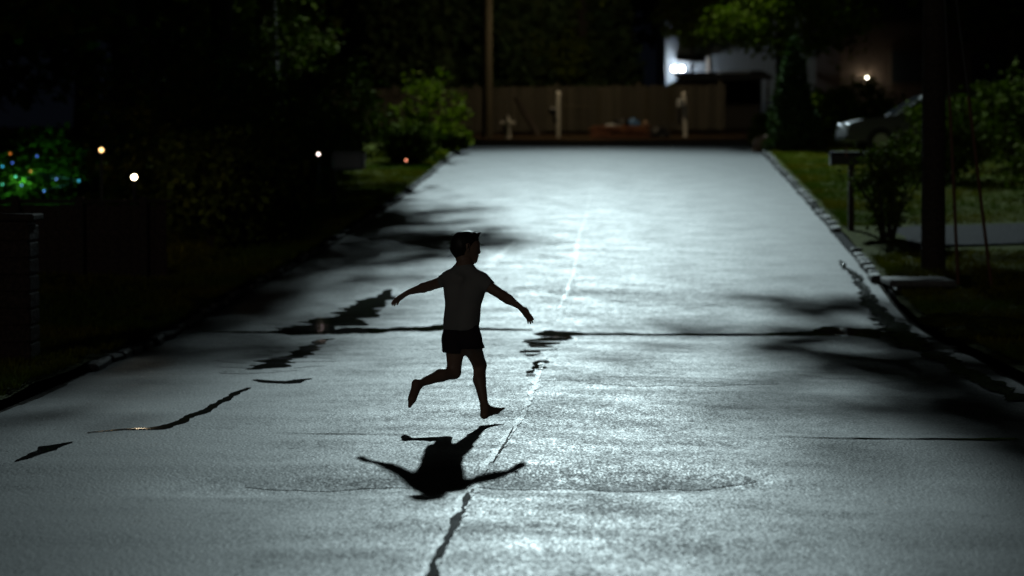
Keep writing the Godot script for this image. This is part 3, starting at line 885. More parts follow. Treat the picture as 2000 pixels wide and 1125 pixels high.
func build_far_side() -> void:
	# wooden pole carrying the two lamps that light the street
	var base := gnd(952, 272)
	base = Vector3(-0.75, hp(67.6), -67.6)
	var p := thing("utility_pole", "tall brown wooden pole in front of the plank fence", "pole", base)
	var b := MB.new()
	b.tube([Vector3(0, -0.6, 0), Vector3(0, 6, 0), Vector3(0, 18.6, 0)], [0.16, 0.145, 0.1], 14)
	put("shaft", b.mesh(), M.polelight, p)
	var top := LAMP - base
	b = MB.new()
	b.tube([Vector3(0, 16.0, 0.1), Vector3(top.x * 0.5, 17.2, top.z * 0.5), top + Vector3(-0.05, 0.32, -0.1)], [0.06, 0.05, 0.045], 8)
	put("mast_arm", b.mesh(), M.metal, p)
	var aim := (Vector3(0.6, 0, -14) - LAMP).normalized()
	var bs := Basis.looking_at(aim)
	b = MB.new()
	b.box(top - aim * 0.18, Vector3(1.0, 0.7, 0.3), 0.05, bs)
	var hd := put("floodlight_housing", b.mesh(), M.metal, p)
	b = MB.new()
	b.box(top - aim * 0.02, Vector3(0.9, 0.6, 0.02), 0.0, bs)
	put("lamp_lens", b.mesh(), glow(0.95, 1.0, 0.97, 6.0), hd)
	var s := SpotLight3D.new()
	s.name = "floodlight"
	s.light_color = Color(0.885, 0.985, 1.0)
	s.light_energy = 1160.0
	s.light_size = 0.4
	s.spot_range = 200.0; s.spot_attenuation = 2.0
	s.spot_angle = 49.0; s.spot_angle_attenuation = 0.5
	s.shadow_enabled = true
	add_child(s)
	s.look_at_from_position(LAMP + aim * 0.06, LAMP + aim * 10.0)
	var l2 := Vector3(3.0, 5.6, 1.8)
	b = MB.new()
	b.tube([Vector3(0, 5.4, 0.1), Vector3(0.7, 6.0, 1.2), l2 + Vector3(-0.1, 0.16, -0.2)], [0.035, 0.03, 0.03], 8)
	put("lamp_arm", b.mesh(), M.metal, p)
	b = MB.new()
	b.lathe(l2, [[0.0, 0.2], [0.1, 0.18], [0.2, 0.06], [0.2, 0.0]].map(func(q): return q), 14)
	var hood := put("lamp_hood", b.mesh(), M.metal, p)
	b = MB.new()
	b.ball(l2 - Vector3(0, 0.03, 0), Vector3(0.14, 0.08, 0.14))
	put("lamp_bulb", b.mesh(), glow(1.0, 0.72, 0.42, 8.0), hood)
	var o := SpotLight3D.new()
	o.name = "street_lamp_light"
	o.light_color = Color(1.0, 0.9, 0.72)
	o.light_energy = 12.0
	o.light_size = 0.12; o.spot_range = 60; o.spot_attenuation = 2.0; o.shadow_enabled = true
	o.spot_angle = 62.0; o.spot_angle_attenuation = 0.5
	add_child(o)
	o.look_at_from_position(base + l2 - Vector3(0, 0.03, 0), Vector3(2.2, hp(72.0), -72.0))
	# plank fence across the end of the street
	var fd := 73.0
	var f := thing("plank_fence", "weathered brown plank fence along the far verge, end of the street", "fence", Vector3(-3.0, hp(fd), -fd))
	var planks := []
	for k in 4:
		b = MB.new()
		b.box(Vector3(0, 0.72, 0), Vector3(0.132, 1.46, 0.022), 0.006)
		planks.push_back(b.mesh())
	var x := -3.6
	while x < 9.9:
		var q := put("plank", planks[rng.randi() % 4], M.fence[rng.randi() % 4], f)
		q.position = Vector3(x, rng.randf_range(-0.02, 0.03) + 0.012 * (x + 3.0), rng.randf_range(-0.006, 0.006))
		q.rotation.z = rng.randf_range(-0.012, 0.012)
		x += 0.142
	for k in 6:
		b = MB.new()
		b.box(Vector3(0, 0.75, -0.07), Vector3(0.1, 1.62, 0.1), 0.01)
		put("post", b.mesh(), M.fence[3], f).position = Vector3(-3.5 + k * 2.66, 0.012 * k * 2.66, 0)
	for k in 2:
		b = MB.new()
		b.box(Vector3(3.1, 0.35 + 0.8 * k, -0.03), Vector3(13.4, 0.09, 0.035), 0.005, Basis.from_euler(Vector3(0, 0, 0.012)))
		put("rail", b.mesh(), M.fence[0], f)
	for k in [1105, 1170, 1262, 1308]:
		b = MB.new()
		b.box(Vector3(0, 0.70, 0.03), Vector3(0.07, 1.40, 0.03), 0.006)
		put("batten", b.mesh(), M.polelight, f).position = Vector3((k - 1000) * fd / FPX + 3.0, 0.03, 0)
	# white posts with letterboxes
	for a in [[1090, 183, 272, 67.0, -1.0, "white post carrying a black letterbox beside the leaning trunk", "black"], [1338, 177, 264, 67.5, 1.0, "white post with a small grey letterbox near the carport", "grey"]]:
		var gx: float = (a[0] - 1000) * a[3] / FPX
		var ph: float = (a[2] - a[1]) * a[3] / FPX
		var m := thing("letterbox_post", a[5], "mailbox", Vector3(gx, hp(a[3]) - 0.02, -a[3]))
		if a[4] > 0: m.rotation.z = 0.035
		b = MB.new()
		b.box(Vector3(0, ph * 0.5, 0), Vector3(0.11, ph, 0.11), 0.012)
		put("post", b.mesh(), M.white, m)
		b = MB.new()
		b.lathe(Vector3(0, ph, 0), [[0.075, 0.0], [0.075, 0.025], [0.01, 0.07]], 4)
		put("cap", b.mesh(), M.white, m)
		b = MB.new()
		if a[6] == "black":
			b.box(Vector3(-0.16, ph * 0.6, 0.12), Vector3(0.22, 0.24, 0.46), 0.05)
			b.box(Vector3(-0.1, ph * 0.42, 0.05), Vector3(0.12, 0.2, 0.2), 0.03)
			put("letterbox", b.mesh(), M.black, m)
			b = MB.new()
			b.box(Vector3(0.5, ph * 0.7, 0), Vector3(0.9, 0.05, 0.05), 0.01)
			put("arm", b.mesh(), M.polelight, m)
		else:
			b.box(Vector3(-0.14, ph * 0.8, 0.1), Vector3(0.16, 0.26, 0.3), 0.03)
			put("letterbox", b.mesh(), M.greybox, m)
			b = MB.new()
			b.box(Vector3(-0.16, ph * 0.5, 0.0), Vector3(0.1, 0.5, 0.2), 0.03)
			put("bracket", b.mesh(), M.black, m)
	# hydrant
	var hd_ := 66.3
	var hy := thing("fire_hydrant", "pale fire hydrant standing between the wooden pole and leaning trunk", "hydrant", Vector3(-0.12, hp(hd_) - 0.01, -hd_))
	b = MB.new()
	b.lathe(Vector3.ZERO, [[0.13, 0.0], [0.13, 0.04], [0.085, 0.05], [0.08, 0.53], [0.088, 0.535], [0.088, 0.56], [0.06, 0.565], [0.05, 0.62], [0.04, 0.65], [0.03, 0.66], [0.03, 0.72], [0.001, 0.725]], 14)
	put("barrel", b.mesh(), M.white, hy)
	for k in [-1, 1]:
		b = MB.new()
		b.tube([Vector3(0.06 * k, 0.48, 0), Vector3(0.18 * k, 0.48, 0), Vector3(0.21 * k, 0.48, 0)], [0.05, 0.05, 0.065], 10)
		put("nozzle", b.mesh(), M.white, hy)
	b = MB.new()
	b.tube([Vector3(0, 0.42, 0.06), Vector3(0, 0.42, 0.17)], [0.06, 0.065], 10)
	put("pumper_nozzle", b.mesh(), M.white, hy)
	# leaning trunk
	var lt := thing("leaning_trunk", "thin dark bare trunk leaning against the plank fence", "tree trunk", Vector3(0.85, hp(69.5) - 0.05, -69.5))
	b = MB.new()
	b.tube([Vector3(0, 0, 0), Vector3(-0.32, 0.6, -0.8), Vector3(-0.72, 1.3, -2.6)], [0.12, 0.1, 0.075], 8)
	put("stem", b.mesh(), M.bark, lt)
	b = MB.new()
	b.tube([Vector3(-0.3, 0.56, -0.7), Vector3(-0.1, 0.8, -0.9), Vector3(-0.05, 1.0, -1.0)], [0.03, 0.02, 0.008], 6)
	put("stub", b.mesh(), M.bark, lt)
	# low brick planter and the things heaped on it
	var pd := 66.8
	var pl := thing("brick_planter", "low planter of orange bricks at the verge", "planter", Vector3(at(1207, 270, pd).x, hp(pd) - 0.03, -pd))
	var bm := MB.new()
	bm.box(Vector3.ZERO, Vector3(0.205, 0.062, 0.1), 0.006)
	var brickm := bm.mesh()
	for row in 6:
		for k in 8:
			if row in [2] and k > 2: continue
			var bk := put("brick", brickm, M.brick[rng.randi() % 3], pl)
			bk.position = Vector3(-0.77 + k * 0.218 + (0.1 if row % 2 == 1 else 0.0), 0.035 + row * 0.07, rng.randf_range(-0.006, 0.006))
	b = MB.new()
	b.box(Vector3(0.05, 0.17, -0.45), Vector3(1.6, 0.36, 0.7), 0.02)
	put("soil", b.mesh(), M.soil, pl)
	for a in [[1238, 0.46, Vector3(0.2, 0.15, 0.18), M.blue, "blue_bundle", "crumpled blue bundle lying on the brick planter", "bundle"], [1205, 0.42, Vector3(0.3, 0.07, 0.16), M.greybox, "folded_sheet", "folded grey sheet lying flat on the brick planter", "sheet"], [1290, 0.16, Vector3(0.33, 0.22, 0.24), M.bag, "rubbish_bag", "full black rubbish bag on the ground beside brick planter", "bag"], [1215, 0.5, Vector3(0.25, 0.12, 0.2), M.bag, "rubbish_bag", "small black rubbish bag lying on the brick planter", "bag"], [1262, 0.45, Vector3(0.1, 0.11, 0.1), M.rock, "clay_pot", "small round clay pot beside the blue bundle", "pot"]]:
		b = MB.new()
		lumpy(b, a[2], int(a[0]))
		var g := put(a[4], b.mesh(), a[3])
		g.position = Vector3(at(a[0], 250, pd).x, hp(pd) + a[1] - 0.02, -pd - 0.4)
		tag(g, a[5], a[6])
	# rocks at the corner
	var rr := [[1494, 292, 0.30], [1512, 287, 0.36], [1482, 299, 0.18], [1505, 298, 0.24], [1521, 294, 0.26]]
	for a in rr:
		b = MB.new()
		lumpy(b, Vector3(a[2], a[2] * 0.62, a[2] * 0.8), int(a[0]) + 3)
		var g := put("corner_rock", b.mesh(), M.rock)
		var w := at(a[0], a[1], 56.2)
		g.position = Vector3(w.x, ground_h(w.x, 56.2) + a[2] * 0.3, -56.2 - 0.3 * (int(a[0]) % 3))
		tag(g, "pale reddish rock heaped at the end of the stone kerb", "rock", "rocks at the kerb end")
	# house with the twin floodlight and the carport before it
	var hx := at(1300, 128, 88.0).x
	var gy := hp(88.0)
	var ho := thing("house", "pale blue sided house with a twin floodlight under its awning", "house", Vector3(hx, gy, -88.0))
	var lap := MB.new()
	lap.box(Vector3(4.0, 0, 0), Vector3(8.0, 0.175, 0.025), 0.004, Basis.from_euler(Vector3(0.08, 0, 0)))
	var lapm := lap.mesh()
	b = MB.new()
	b.box(Vector3(4.0, 2.4, -3.05), Vector3(7.96, 4.8, 6.0))
	put("wall", b.mesh(), M.siding, ho)
	for k in 28:
		put("siding_board", lapm, M.siding, ho).position = Vector3(0, 0.1 + k * 0.17, 0)
	b = MB.new()
	b.box(Vector3(1.66, 2.4, 0.03), Vector3(0.12, 4.8, 0.05), 0.005)
	put("corner_board", b.mesh(), M.white, ho)
	b = MB.new()
	b.face([Vector3(-0.5, 4.7, 0.6), Vector3(8.5, 4.7, 0.6), Vector3(8.5, 7.2, -3), Vector3(-0.5, 7.2, -3)], Vector3(0, 1, 1))
	b.face([Vector3(-0.5, 4.7, -6.6), Vector3(8.5, 4.7, -6.6), Vector3(8.5, 7.2, -3), Vector3(-0.5, 7.2, -3)], Vector3(0, 1, -1))
	b.box(Vector3(4.0, 4.68, 0.58), Vector3(9.0, 0.16, 0.05), 0.01)
	put("roof", b.mesh(), M.roof, ho)
	b = MB.new()
	b.box(Vector3(0.95, 2.72, 0.35), Vector3(1.15, 0.1, 0.7), 0.03, Basis.from_euler(Vector3(0.35, 0, -0.06)))
	put("awning", b.mesh(), M.roof, ho)
	b = MB.new()
	b.box(Vector3(0.45, 2.3, 0.22), Vector3(0.08, 0.08, 0.5), 0.02)
	put("lamp_mount", b.mesh(), M.white, ho)
	for k in 2:
		b = MB.new()
		b.ball(Vector3(0.3 + 0.3 * k, 2.3, 0.5), Vector3.ONE * 0.085)
		put("lamp_bulb", b.mesh(), glow(1.0, 0.97, 0.95, 60.0), ho)
		var ol := OmniLight3D.new()
		ol.name = "house_flood_light"
		ol.light_color = Color(0.5, 0.76, 1.0)
		ol.light_energy = 0.05
		ol.light_size = 0.08; ol.omni_range = 30; ol.omni_attenuation = 2.0; ol.shadow_enabled = true
		add_child(ol, true)
		ol.position = ho.position + Vector3(0.3 + 0.3 * k, 2.3, 0.5)
	var cp := thing("carport", "dark flat roofed carport in front of the pale sided house", "carport", Vector3(at(1410, 200, 81.0).x, hp(81.0), -81.0))
	b = MB.new()
	b.box(Vector3(0.0, 1.92, 0), Vector3(3.3, 0.14, 3.2), 0.03, Basis.from_euler(Vector3(0.1, 0, 0.03)))
	put("roof", b.mesh(), M.roof, cp)
	b = MB.new()
	b.box(Vector3(0.35, 2.03, 0.6), Vector3(1.2, 0.02, 0.9), 0.0, Basis.from_euler(Vector3(0.1, 0, 0.03)))
	put("skylight", b.mesh(), M.greybox, cp)
	for q in [[-1.5, 1.4], [1.5, 1.4], [-1.5, -1.4], [1.5, -1.4]]:
		b = MB.new()
		b.box(Vector3(q[0], 0.9, q[1]), Vector3(0.1, 1.9, 0.1), 0.01)
		put("post", b.mesh(), M.black, cp)
	b = MB.new()
	b.box(Vector3(0, 0.9, -1.55), Vector3(3.2, 1.9, 0.06), 0.0)
	put("back_wall", b.mesh(), M.fence[0], cp)
	# trees beyond the fence
	crowns = []
	for k in 4:
		crowns.push_back(crown_mesh(100 + k, Vector3.ONE, 210, 34, 0.2, 0.085))
	for a in [[-7.5, 77, 15, 5.5, 9.0, 0], [-2.5, 80, 17, 4.8, 10.0, 1], [2.5, 78, 14, 4.2, 9.5, 2], [5.0, 96, 18, 6.0, 11.0, 3], [12.5, 98, 17, 6.0, 11.0, 0], [17.5, 84, 16, 6.0, 9.0, 1]]:
		tall_tree(a[0], a[1], a[2] * 0.62, Vector3(a[3], a[3] * 1.25, a[3]), a[4], a[5], "dark tall tree rising behind the plank fence", "trees behind the fence")
	var cone := cone_mesh(41, 1.0, 0.26, 7000, 0.045)
	for a in [[-3.6, 75.5, 8.0], [-1.7, 77.5, 9.5], [0.5, 76.6, 8.5], [2.7, 79.0, 8.0], [-5.8, 78.5, 9.0]] as Array:
		var cf := thing("tall_conifer", "dark tall conifer standing close behind the plank fence", "conifer", Vector3(a[0], hp(a[1]) - 0.05, -a[1]), a[0], "conifers behind the fence")
		b = MB.new()
		b.tube([Vector3(0, -0.2, 0), Vector3(0, a[2] * 0.9, 0)], [0.16, 0.03], 8)
		put("trunk", b.mesh(), M.bark, cf)
		var cc := put("crown", cone, M.needle, cf)
		cc.scale = Vector3.ONE * a[2]
		cc.position.y = 0.5
	shrub(at(1322, 160, 84.0).x, 84.0, 0.8, 1.75, M.leafdark, "bushy shrub below the twin floodlight of the pale house", 371)
	var ft := thing("young_tree", "young leafy tree half hiding the pale house wall", "tree", Vector3(at(1352, 60, 85.0).x, hp(85.0) - 0.03, -85.0))
	put("trunk", trunk_mesh(8, 4.2, 0.08, 6, 0.8, 0.8), M.bark, ft)
	var fc := put("crown", crown_mesh(62, Vector3(1.5, 1.15, 1.0), 90, 44, 0.34, 0.15), M.leafdark, ft)
	fc.position.y = 4.4
	var yt := thing("young_tree", "small bushy tree showing above the middle of the plank fence", "tree", Vector3(1.25, hp(75.5), -75.5))
	put("trunk", trunk_mesh(5, 2.2, 0.06, 5, 0.5, 0.6), M.bark, yt)
	var yc := put("crown", crown_mesh(61, Vector3(1.25, 1.0, 0.9), 70, 40, 0.3, 0.13), M.leafdark, yt)
	yc.position.y = 2.6

func lumpy(b: MB, r: Vector3, seed_: int) -> void:
	var f := FastNoiseLite.new()
	f.seed = seed_; f.frequency = 0.8
	var rows := 10; var sides := 14
	var g := []
	for k in rows + 1:
		var t := PI * k / rows - PI / 2
		var ring := []
		for s in sides:
			var a := TAU * s / sides
			var d := Vector3(cos(a) * cos(t), sin(t), -sin(a) * cos(t))
			ring.push_back(d * r * (1.0 + 0.45 * f.get_noise_3dv(d * 1.6)))
		g.push_back(ring)
	for k in rows:
		for s in sides:
			var s2 := (s + 1) % sides
			var c: Vector3 = g[k][s]
			if k == 0: b.face([g[k][s], g[k + 1][s2], g[k + 1][s]], g[k + 1][s])
			elif k == rows - 1: b.face([g[k][s], g[k][s2], g[k + 1][s]], c)
			else: b.face([g[k][s], g[k][s2], g[k + 1][s2], g[k + 1][s]], c)

func build_right_side() -> void:
	# driveway and drain slab
	structure("driveway", grid_mesh(PackedFloat32Array([-0.02, 0.3, 0.7, 1.2, 2, 3, 4.5, 6, 8, 11, 15]), steps(0, 1, 0.1), func(u: float, s: float) -> Vector3:
		var flare := 0.5 * exp(-u * 1.6)
		var d := lerpf(31.6 - flare, 34.4 + flare, s) + 0.04 * u
		var x := edge_r(d) + u
		return Vector3(x, lerpf(road_h(edge_r(d), d) + 0.03, lawn_h(x, d) + 0.035, smoothstep(0.0, 1.2, u)), -d), uv8), M.drive)
	var dp := gnd(1760, 590)
	var dr := thing("storm_drain", "concrete slab over a dark kerb inlet beside the dark pole", "drain", Vector3(edge_r(27.4) + 0.5, hp(27.4), -27.4), -0.06)
	var b := MB.new()
	b.box(Vector3(-0.05, 0.115, 0), Vector3(0.8, 0.08, 1.1), 0.02)
	put("slab", b.mesh(), M.concrete, dr)
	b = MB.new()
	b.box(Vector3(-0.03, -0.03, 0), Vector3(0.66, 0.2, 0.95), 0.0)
	put("inlet_shade", b.mesh(), M.black, dr)  # solid black box; shade of the open inlet put into its colour
	# grass
	var blade := MB.new()
	for k in 7:
		var a := rng.randf() * TAU
		var o := Vector3(cos(a), 0, sin(a)) * rng.randf_range(0.0, 0.045)
		var tip := o + Vector3(cos(a) * 0.035, rng.randf_range(0.035, 0.075), sin(a) * 0.035)
		var w := Vector3(-sin(a), 0, cos(a)) * 0.006
		blade.tri(o - w, o + w, tip)
		var c := Color.WHITE * rng.randf_range(0.7, 1.2)
		for q in 3: blade.col.push_back(c)
	var bm := blade.mesh()
	for side in [-1, 1]:
		var spots := []
		var count := 42000 if side > 0 else 34000
		for k in count:
			var d := rng.randf_range(17, 56) if side > 0 else rng.randf_range(13, 54)
			var u := rng.randf() * rng.randf() * 11.0 + 0.18
			var x := edge_r(d) + u if side > 0 else edge_l(d) - u * 0.6
			if side > 0 and d > 31.0 - 0.4 * exp(-u) and d < 34.9 + 0.04 * u: continue
			if side > 0 and absf(d - 27.4) < 0.65 and u < 1.15: continue
			if noise.get_noise_2d(x * 60.0, d * 60.0) < -0.25 and u < 0.8: continue
			spots.push_back(Vector3(x, lawn_h(x, d) - 0.012, -d))
		var mm := MultiMesh.new()
		mm.transform_format = MultiMesh.TRANSFORM_3D
		mm.use_colors = true
		mm.mesh = bm
		mm.instance_count = spots.size()
		for k in spots.size():
			var s := rng.randf_range(0.7, 1.4)
			mm.set_instance_transform(k, Transform3D(Basis(Vector3.UP, rng.randf() * TAU).scaled(Vector3(s, s * rng.randf_range(0.6, 1.1), s)), spots[k]))
			var dry := clampf(0.5 + 1.6 * noise.get_noise_2d(spots[k].x * 14.0 + 300.0, spots[k].z * 14.0), 0.0, 1.0)
			mm.set_instance_color(k, Color(lerpf(0.75, 1.35, dry), lerpf(0.95, 1.05, dry), lerpf(0.9, 0.8, dry)))
		var mi := MultiMeshInstance3D.new()
		mi.name = numbered("grass")
		mi.multimesh = mm
		mi.material_override = M.grassblade
		mi.set_meta("kind", "stuff")
		tag(mi, "short green lawn grass along the stone kerb beside the mailbox" if side > 0 else "short dim lawn grass below the dark board fence", "grass")
		add_child(mi)
	# clods of turf near the drain
	for a in [[1852, 632, 0.3], [1890, 655, 0.26], [1940, 640, 0.32]]:
		b = MB.new()
		lumpy(b, Vector3(a[2], a[2] * 0.3, a[2] * 0.8), int(a[0]))
		var g := put("turf_clod", b.mesh(), M.lawn)
		var p := gnd(a[0], a[1])
		g.position = Vector3(p.x, lawn_h(p.x, -p.z) + 0.02, p.z)
		tag(g, "low clod of turf by the drain slab and dark pole", "turf", "turf clods by the drain")
	# near utility pole and its stays
	var pp := Vector3(at(1822, 555, 28.9).x, 0, -28.9)
	pp.y = lawn_h(pp.x, 28.9)
	var po := thing("utility_pole", "thick dark utility pole standing on the lawn by the driveway", "pole", pp)
	b = MB.new()
	b.tube([Vector3(0, -0.6, 0), Vector3(0, 0.2, 0), Vector3(-0.03, 5, 0), Vector3(-0.05, 10.5, 0)], [0.17, 0.158, 0.14, 0.11], 16)
	put("shaft", b.mesh(), M.pole, po)
	b = MB.new()
	b.box(Vector3(-0.05, 9.6, 0.15), Vector3(2.2, 0.12, 0.1), 0.01)
	put("crossarm", b.mesh(), M.pole, po)
	for a in [[1872, 585, 27.2], [1938, 590, 27.0]]:
		var e := at(a[0], a[1], a[2])
		e.y = lawn_h(e.x, a[2])
		var tp := pp + Vector3(0, 5.4, 0)
		b = MB.new()
		b.tube([e + Vector3(0, -0.1, 0), e.lerp(tp, 0.42)], [0.022, 0.02], 8)
		var st := put("guy_wire", b.mesh(), M.orange)
		tag(st, "thin slanting orange brown guy wire guard beside the dark utility pole", "guy wire", "guy wires of the utility pole")
		b = MB.new()
		b.tube([e.lerp(tp, 0.42), tp], [0.006, 0.006], 5)
		put("wire", b.mesh(), M.metal, st)
	# mailbox
	var mp := gnd(1662, 446)
	var mb := thing("mailbox", "dark metal mailbox on a single post beside the bushy shrub", "mailbox", Vector3(mp.x, mp.y - 0.02, mp.z))
	b = MB.new()
	b.box(Vector3(0, 0.5, 0), Vector3(0.09, 1.06, 0.09), 0.01)
	put("post", b.mesh(), M.fencedark, mb)
	b = MB.new()
	var prof := []
	for k in 9:
		var a := PI * k / 8.0
		prof.push_back(Vector3(0, 1.12 + 0.09 * sin(a) + 0.0, cos(a) * 0.1))
	prof.push_back(Vector3(0, 1.0, -0.1)); prof.push_back(Vector3(0, 1.0, 0.1))
	var lft := Vector3(-0.32, 0, 0); var rgt := Vector3(0.3, 0, 0)
	for k in prof.size():
		var k2 := (k + 1) % prof.size()
		b.face([prof[k] + lft, prof[k2] + lft, prof[k2] + rgt, prof[k] + rgt], (prof[k] + prof[k2]) * 0.5 - Vector3(0, 1.08, 0))
	b.face(prof.map(func(q): return q + rgt), Vector3.RIGHT)
	put("box", b.mesh(), M.black, mb)
	b = MB.new()
	b.face(prof.map(func(q): return q + lft + Vector3(-0.012, 0, 0)), Vector3.LEFT)
	b.box(Vector3(-0.34, 1.17, 0), Vector3(0.02, 0.03, 0.04), 0.004)
	put("door", b.mesh(), M.greybox, mb)
	b = MB.new()
	b.box(Vector3(-0.1, 1.2, 0.11), Vector3(0.03, 0.16, 0.008), 0.0)
	put("flag", b.mesh(), M.orange, mb)
	# vase shaped shrub beside it
	var sp := gnd(1738, 468)
	var sh := thing("vase_shrub", "dark vase shaped shrub with several stems beside the mailbox", "shrub", Vector3(sp.x, sp.y - 0.02, sp.z - 0.2))
	b = MB.new()
	for k in 9:
		var a := TAU * k / 9.0
		var o := Vector3(cos(a), 0, sin(a) * 0.7)
		b.tube([o * 0.05 + Vector3(0, -0.1, 0), o * 0.2 + Vector3.UP * 0.45, o * 0.55 + Vector3.UP * rng.randf_range(0.9, 1.15)], [0.03, 0.02, 0.008], 6)
	put("stems", b.mesh(), M.bark, sh)
	var cm := put("crown", crown_mesh(77, Vector3(0.5, 0.5, 0.45), 60, 30, 0.2, 0.085, 0.3), M.leafdark, sh)
	cm.position.y = 1.05
	cm = put("lower_leaves", crown_mesh(78, Vector3(0.26, 0.36, 0.25), 22, 26, 0.18, 0.075, 0.2), M.leafdark, sh)
	cm.position.y = 0.45
	# conifer and lit broadleaf tree at the corner
	var kp := Vector3(at(1548, 310, 54.5).x, 0, -54.5)
	kp.y = lawn_h(kp.x, 54.5)
	var kf := thing("cone_conifer", "dark dense cone shaped evergreen standing at the corner of the lawn", "conifer", kp)
	b = MB.new()
	b.tube([Vector3(0, -0.2, 0), Vector3(0, 2.2, 0)], [0.08, 0.02], 8)
	put("trunk", b.mesh(), M.bark, kf)
	put("crown", cone_mesh(31, 2.75, 0.66, 5200, 0.13), M.needle, kf)
	var tp2 := Vector3(at(1524, 300, 58.4).x, 0, -58.4)
	tp2.y = hp(58.4) - 0.06
	var lt := thing("broadleaf_tree", "leafy tree with bright lamplit foliage over the corner", "tree", tp2)
	put("trunk", trunk_mesh(9, 5.6, 0.14, 7, 1.7, 0.9), M.bark, lt)
	var lc := put("crown", crown_mesh(83, Vector3(2.6, 0.85, 1.9), 105, 50, 0.42, 0.15, 0.35), M.leaf, lt)
	lc.position = Vector3(0.0, 3.3, 0.2)
	lc = put("upper_crown", crown_mesh(84, Vector3(2.4, 1.9, 2.2), 120, 50, 0.5, 0.17, 0.35), M.leaf, lt)
	lc.position = Vector3(0.9, 5.2, -0.6)
	# bushes under it
	for a in [[1612, 55.6, 0.75, 1.5, "leafy green bush between the conifer and the parked car"], [1580, 57.0, 0.7, 1.3, "rounded green bush tucked behind the cone evergreen"], [1500, 58.6, 0.45, 0.9, "small green bush rising above the corner rocks"], [1690, 57.5, 0.9, 2.0, "tall green bush behind the parked car hood"]]:
		shrub(at(a[0], 280, a[1]).x, a[1], a[2], a[3], M.leaf, a[4], int(a[0]))
	# parked car, side on, nose towards the road
	car(Vector3(at(1820, 300, 51.5).x, 0, -51.5))
	# dark house with a porch lamp
	var hx := at(1640, 200, 74.0).x
	var ho := thing("house", "dark gabled house with one round porch lamp beyond parked car", "house", Vector3(hx, hp(74.0), -74.0))
	b = MB.new()
	b.box(Vector3(5, 1.9, -3), Vector3(10, 3.8, 6))
	put("wall", b.mesh(), M.fencedark, ho)
	b = MB.new()
	b.face([Vector3(-0.4, 3.7, 0.5), Vector3(10.4, 3.7, 0.5), Vector3(10.4, 6.2, -3), Vector3(-0.4, 6.2, -3)], Vector3(0, 1, 1))
	b.face([Vector3(-0.4, 3.7, -6.5), Vector3(10.4, 3.7, -6.5), Vector3(10.4, 6.2, -3), Vector3(-0.4, 6.2, -3)], Vector3(0, 1, -1))
	put("roof", b.mesh(), M.roof, ho)
	for k in 3:
		b = MB.new()
		b.box(Vector3(2.2 + k * 2.6, 2.2, 0.02), Vector3(1.1, 1.2, 0.06), 0.01)
		var wf := put("window", b.mesh(), M.pole, ho)
		b = MB.new()
		b.box(Vector3(2.2 + k * 2.6, 2.2, 0.06), Vector3(0.96, 1.06, 0.02), 0.0)
		put("pane", b.mesh(), M.glass, wf)
	var lw := at(1693, 153, 73.8)
	b = MB.new()
	b.tube([lw - ho.position + Vector3(0, 0.12, -0.25), lw - ho.position + Vector3(0, 0.2, -0.1), lw - ho.position + Vector3(0, 0.1, 0)], [0.02, 0.02, 0.02], 6)
	put("lamp_bracket", b.mesh(), M.black, ho)
	lamp_bulb(lw, 0.075, Color(1.0, 0.97, 0.85), 20.0, 0.14, ho)
	# tall trees over the pavement, their crowns above the picture
	var g := "tall trees along the driveway side"
	for a in [[10.8, 40.4, 13.0, 4.3, 8.5, 2, -4.5], [13.0, 47.0, 14.0, 4.6, 7.6, 1, 0.0], [8.6, 30.0, 13.0, 4.2, 9.4, 3, 0.6], [8.4, 22.0, 13.0, 4.0, 9.0, 1, 0.5], [14.5, 56.0, 14.0, 5.0, 7.0, 0, 0.0], [14.5, 64.0, 14.0, 5.2, 7.5, 2, 0.0], [13.0, 36.0, 13.0, 4.0, 6.0, 3, 0.0]]:
		tall_tree(a[0], a[1], a[2] * 0.7, Vector3(a[3], a[3] * 0.8, a[3]), a[4], a[5], "dark tall tree overhanging the lawn and driveway", g, Vector3(a[6], 0, 0))
	for a in [[8.6, 44.0, 1.1, 1.6, 201], [10.5, 46.5, 1.3, 1.9, 202], [9.6, 39.0, 0.9, 1.0, 203]]:
		shrub(a[0], a[1], a[2], a[3], M.leafdark, "dark rounded shrub in the deep shade behind the guy wires", a[4], "dark shrubs behind the guy wires")

func lamp_bulb(where: Vector3, r: float, c: Color, e: float, power: float, parent: Node3D) -> void:
	var b := MB.new()
	b.ball(Vector3.ZERO, Vector3.ONE * r)
	var m := mat(0.8, 0.8, 0.8, 0.4)
	m.emission_enabled = true; m.emission = c; m.emission_energy_multiplier = e
	var o := put("lamp_bulb", b.mesh(), m, parent)
	o.position = where - parent.position
	if power > 0.0:
		var l := OmniLight3D.new()
		l.name = "lamp_light"
		l.light_color = c; l.light_energy = power; l.light_size = r; l.omni_range = 30; l.omni_attenuation = 2.0; l.shadow_enabled = true
		add_child(l, true)
		l.position = where

func shrub(x: float, d: float, r: float, h: float, m: Material, label: String, seed_: int, group := "", clumps := 70, per := 44) -> void:
	var t := thing("shrub", label, "shrub", Vector3(x, ground_h(x, d) - 0.03, -d), 0.0, group)
	var b := MB.new()
	for k in 5:
		var a := TAU * k / 5.0 + seed_
		b.tube([Vector3(0, -0.1, 0), Vector3(cos(a) * r * 0.3, h * 0.4, sin(a) * r * 0.3), Vector3(cos(a) * r * 0.6, h * 0.75, sin(a) * r * 0.6)], [0.035, 0.02, 0.006], 5)
	put("stems", b.mesh(), M.bark, t)
	var c := put("crown", crown_mesh(seed_, Vector3(r, h * 0.52, r), clumps, per, r * 0.34, 0.13, 0.3), m, t)
	c.position.y = h * 0.52

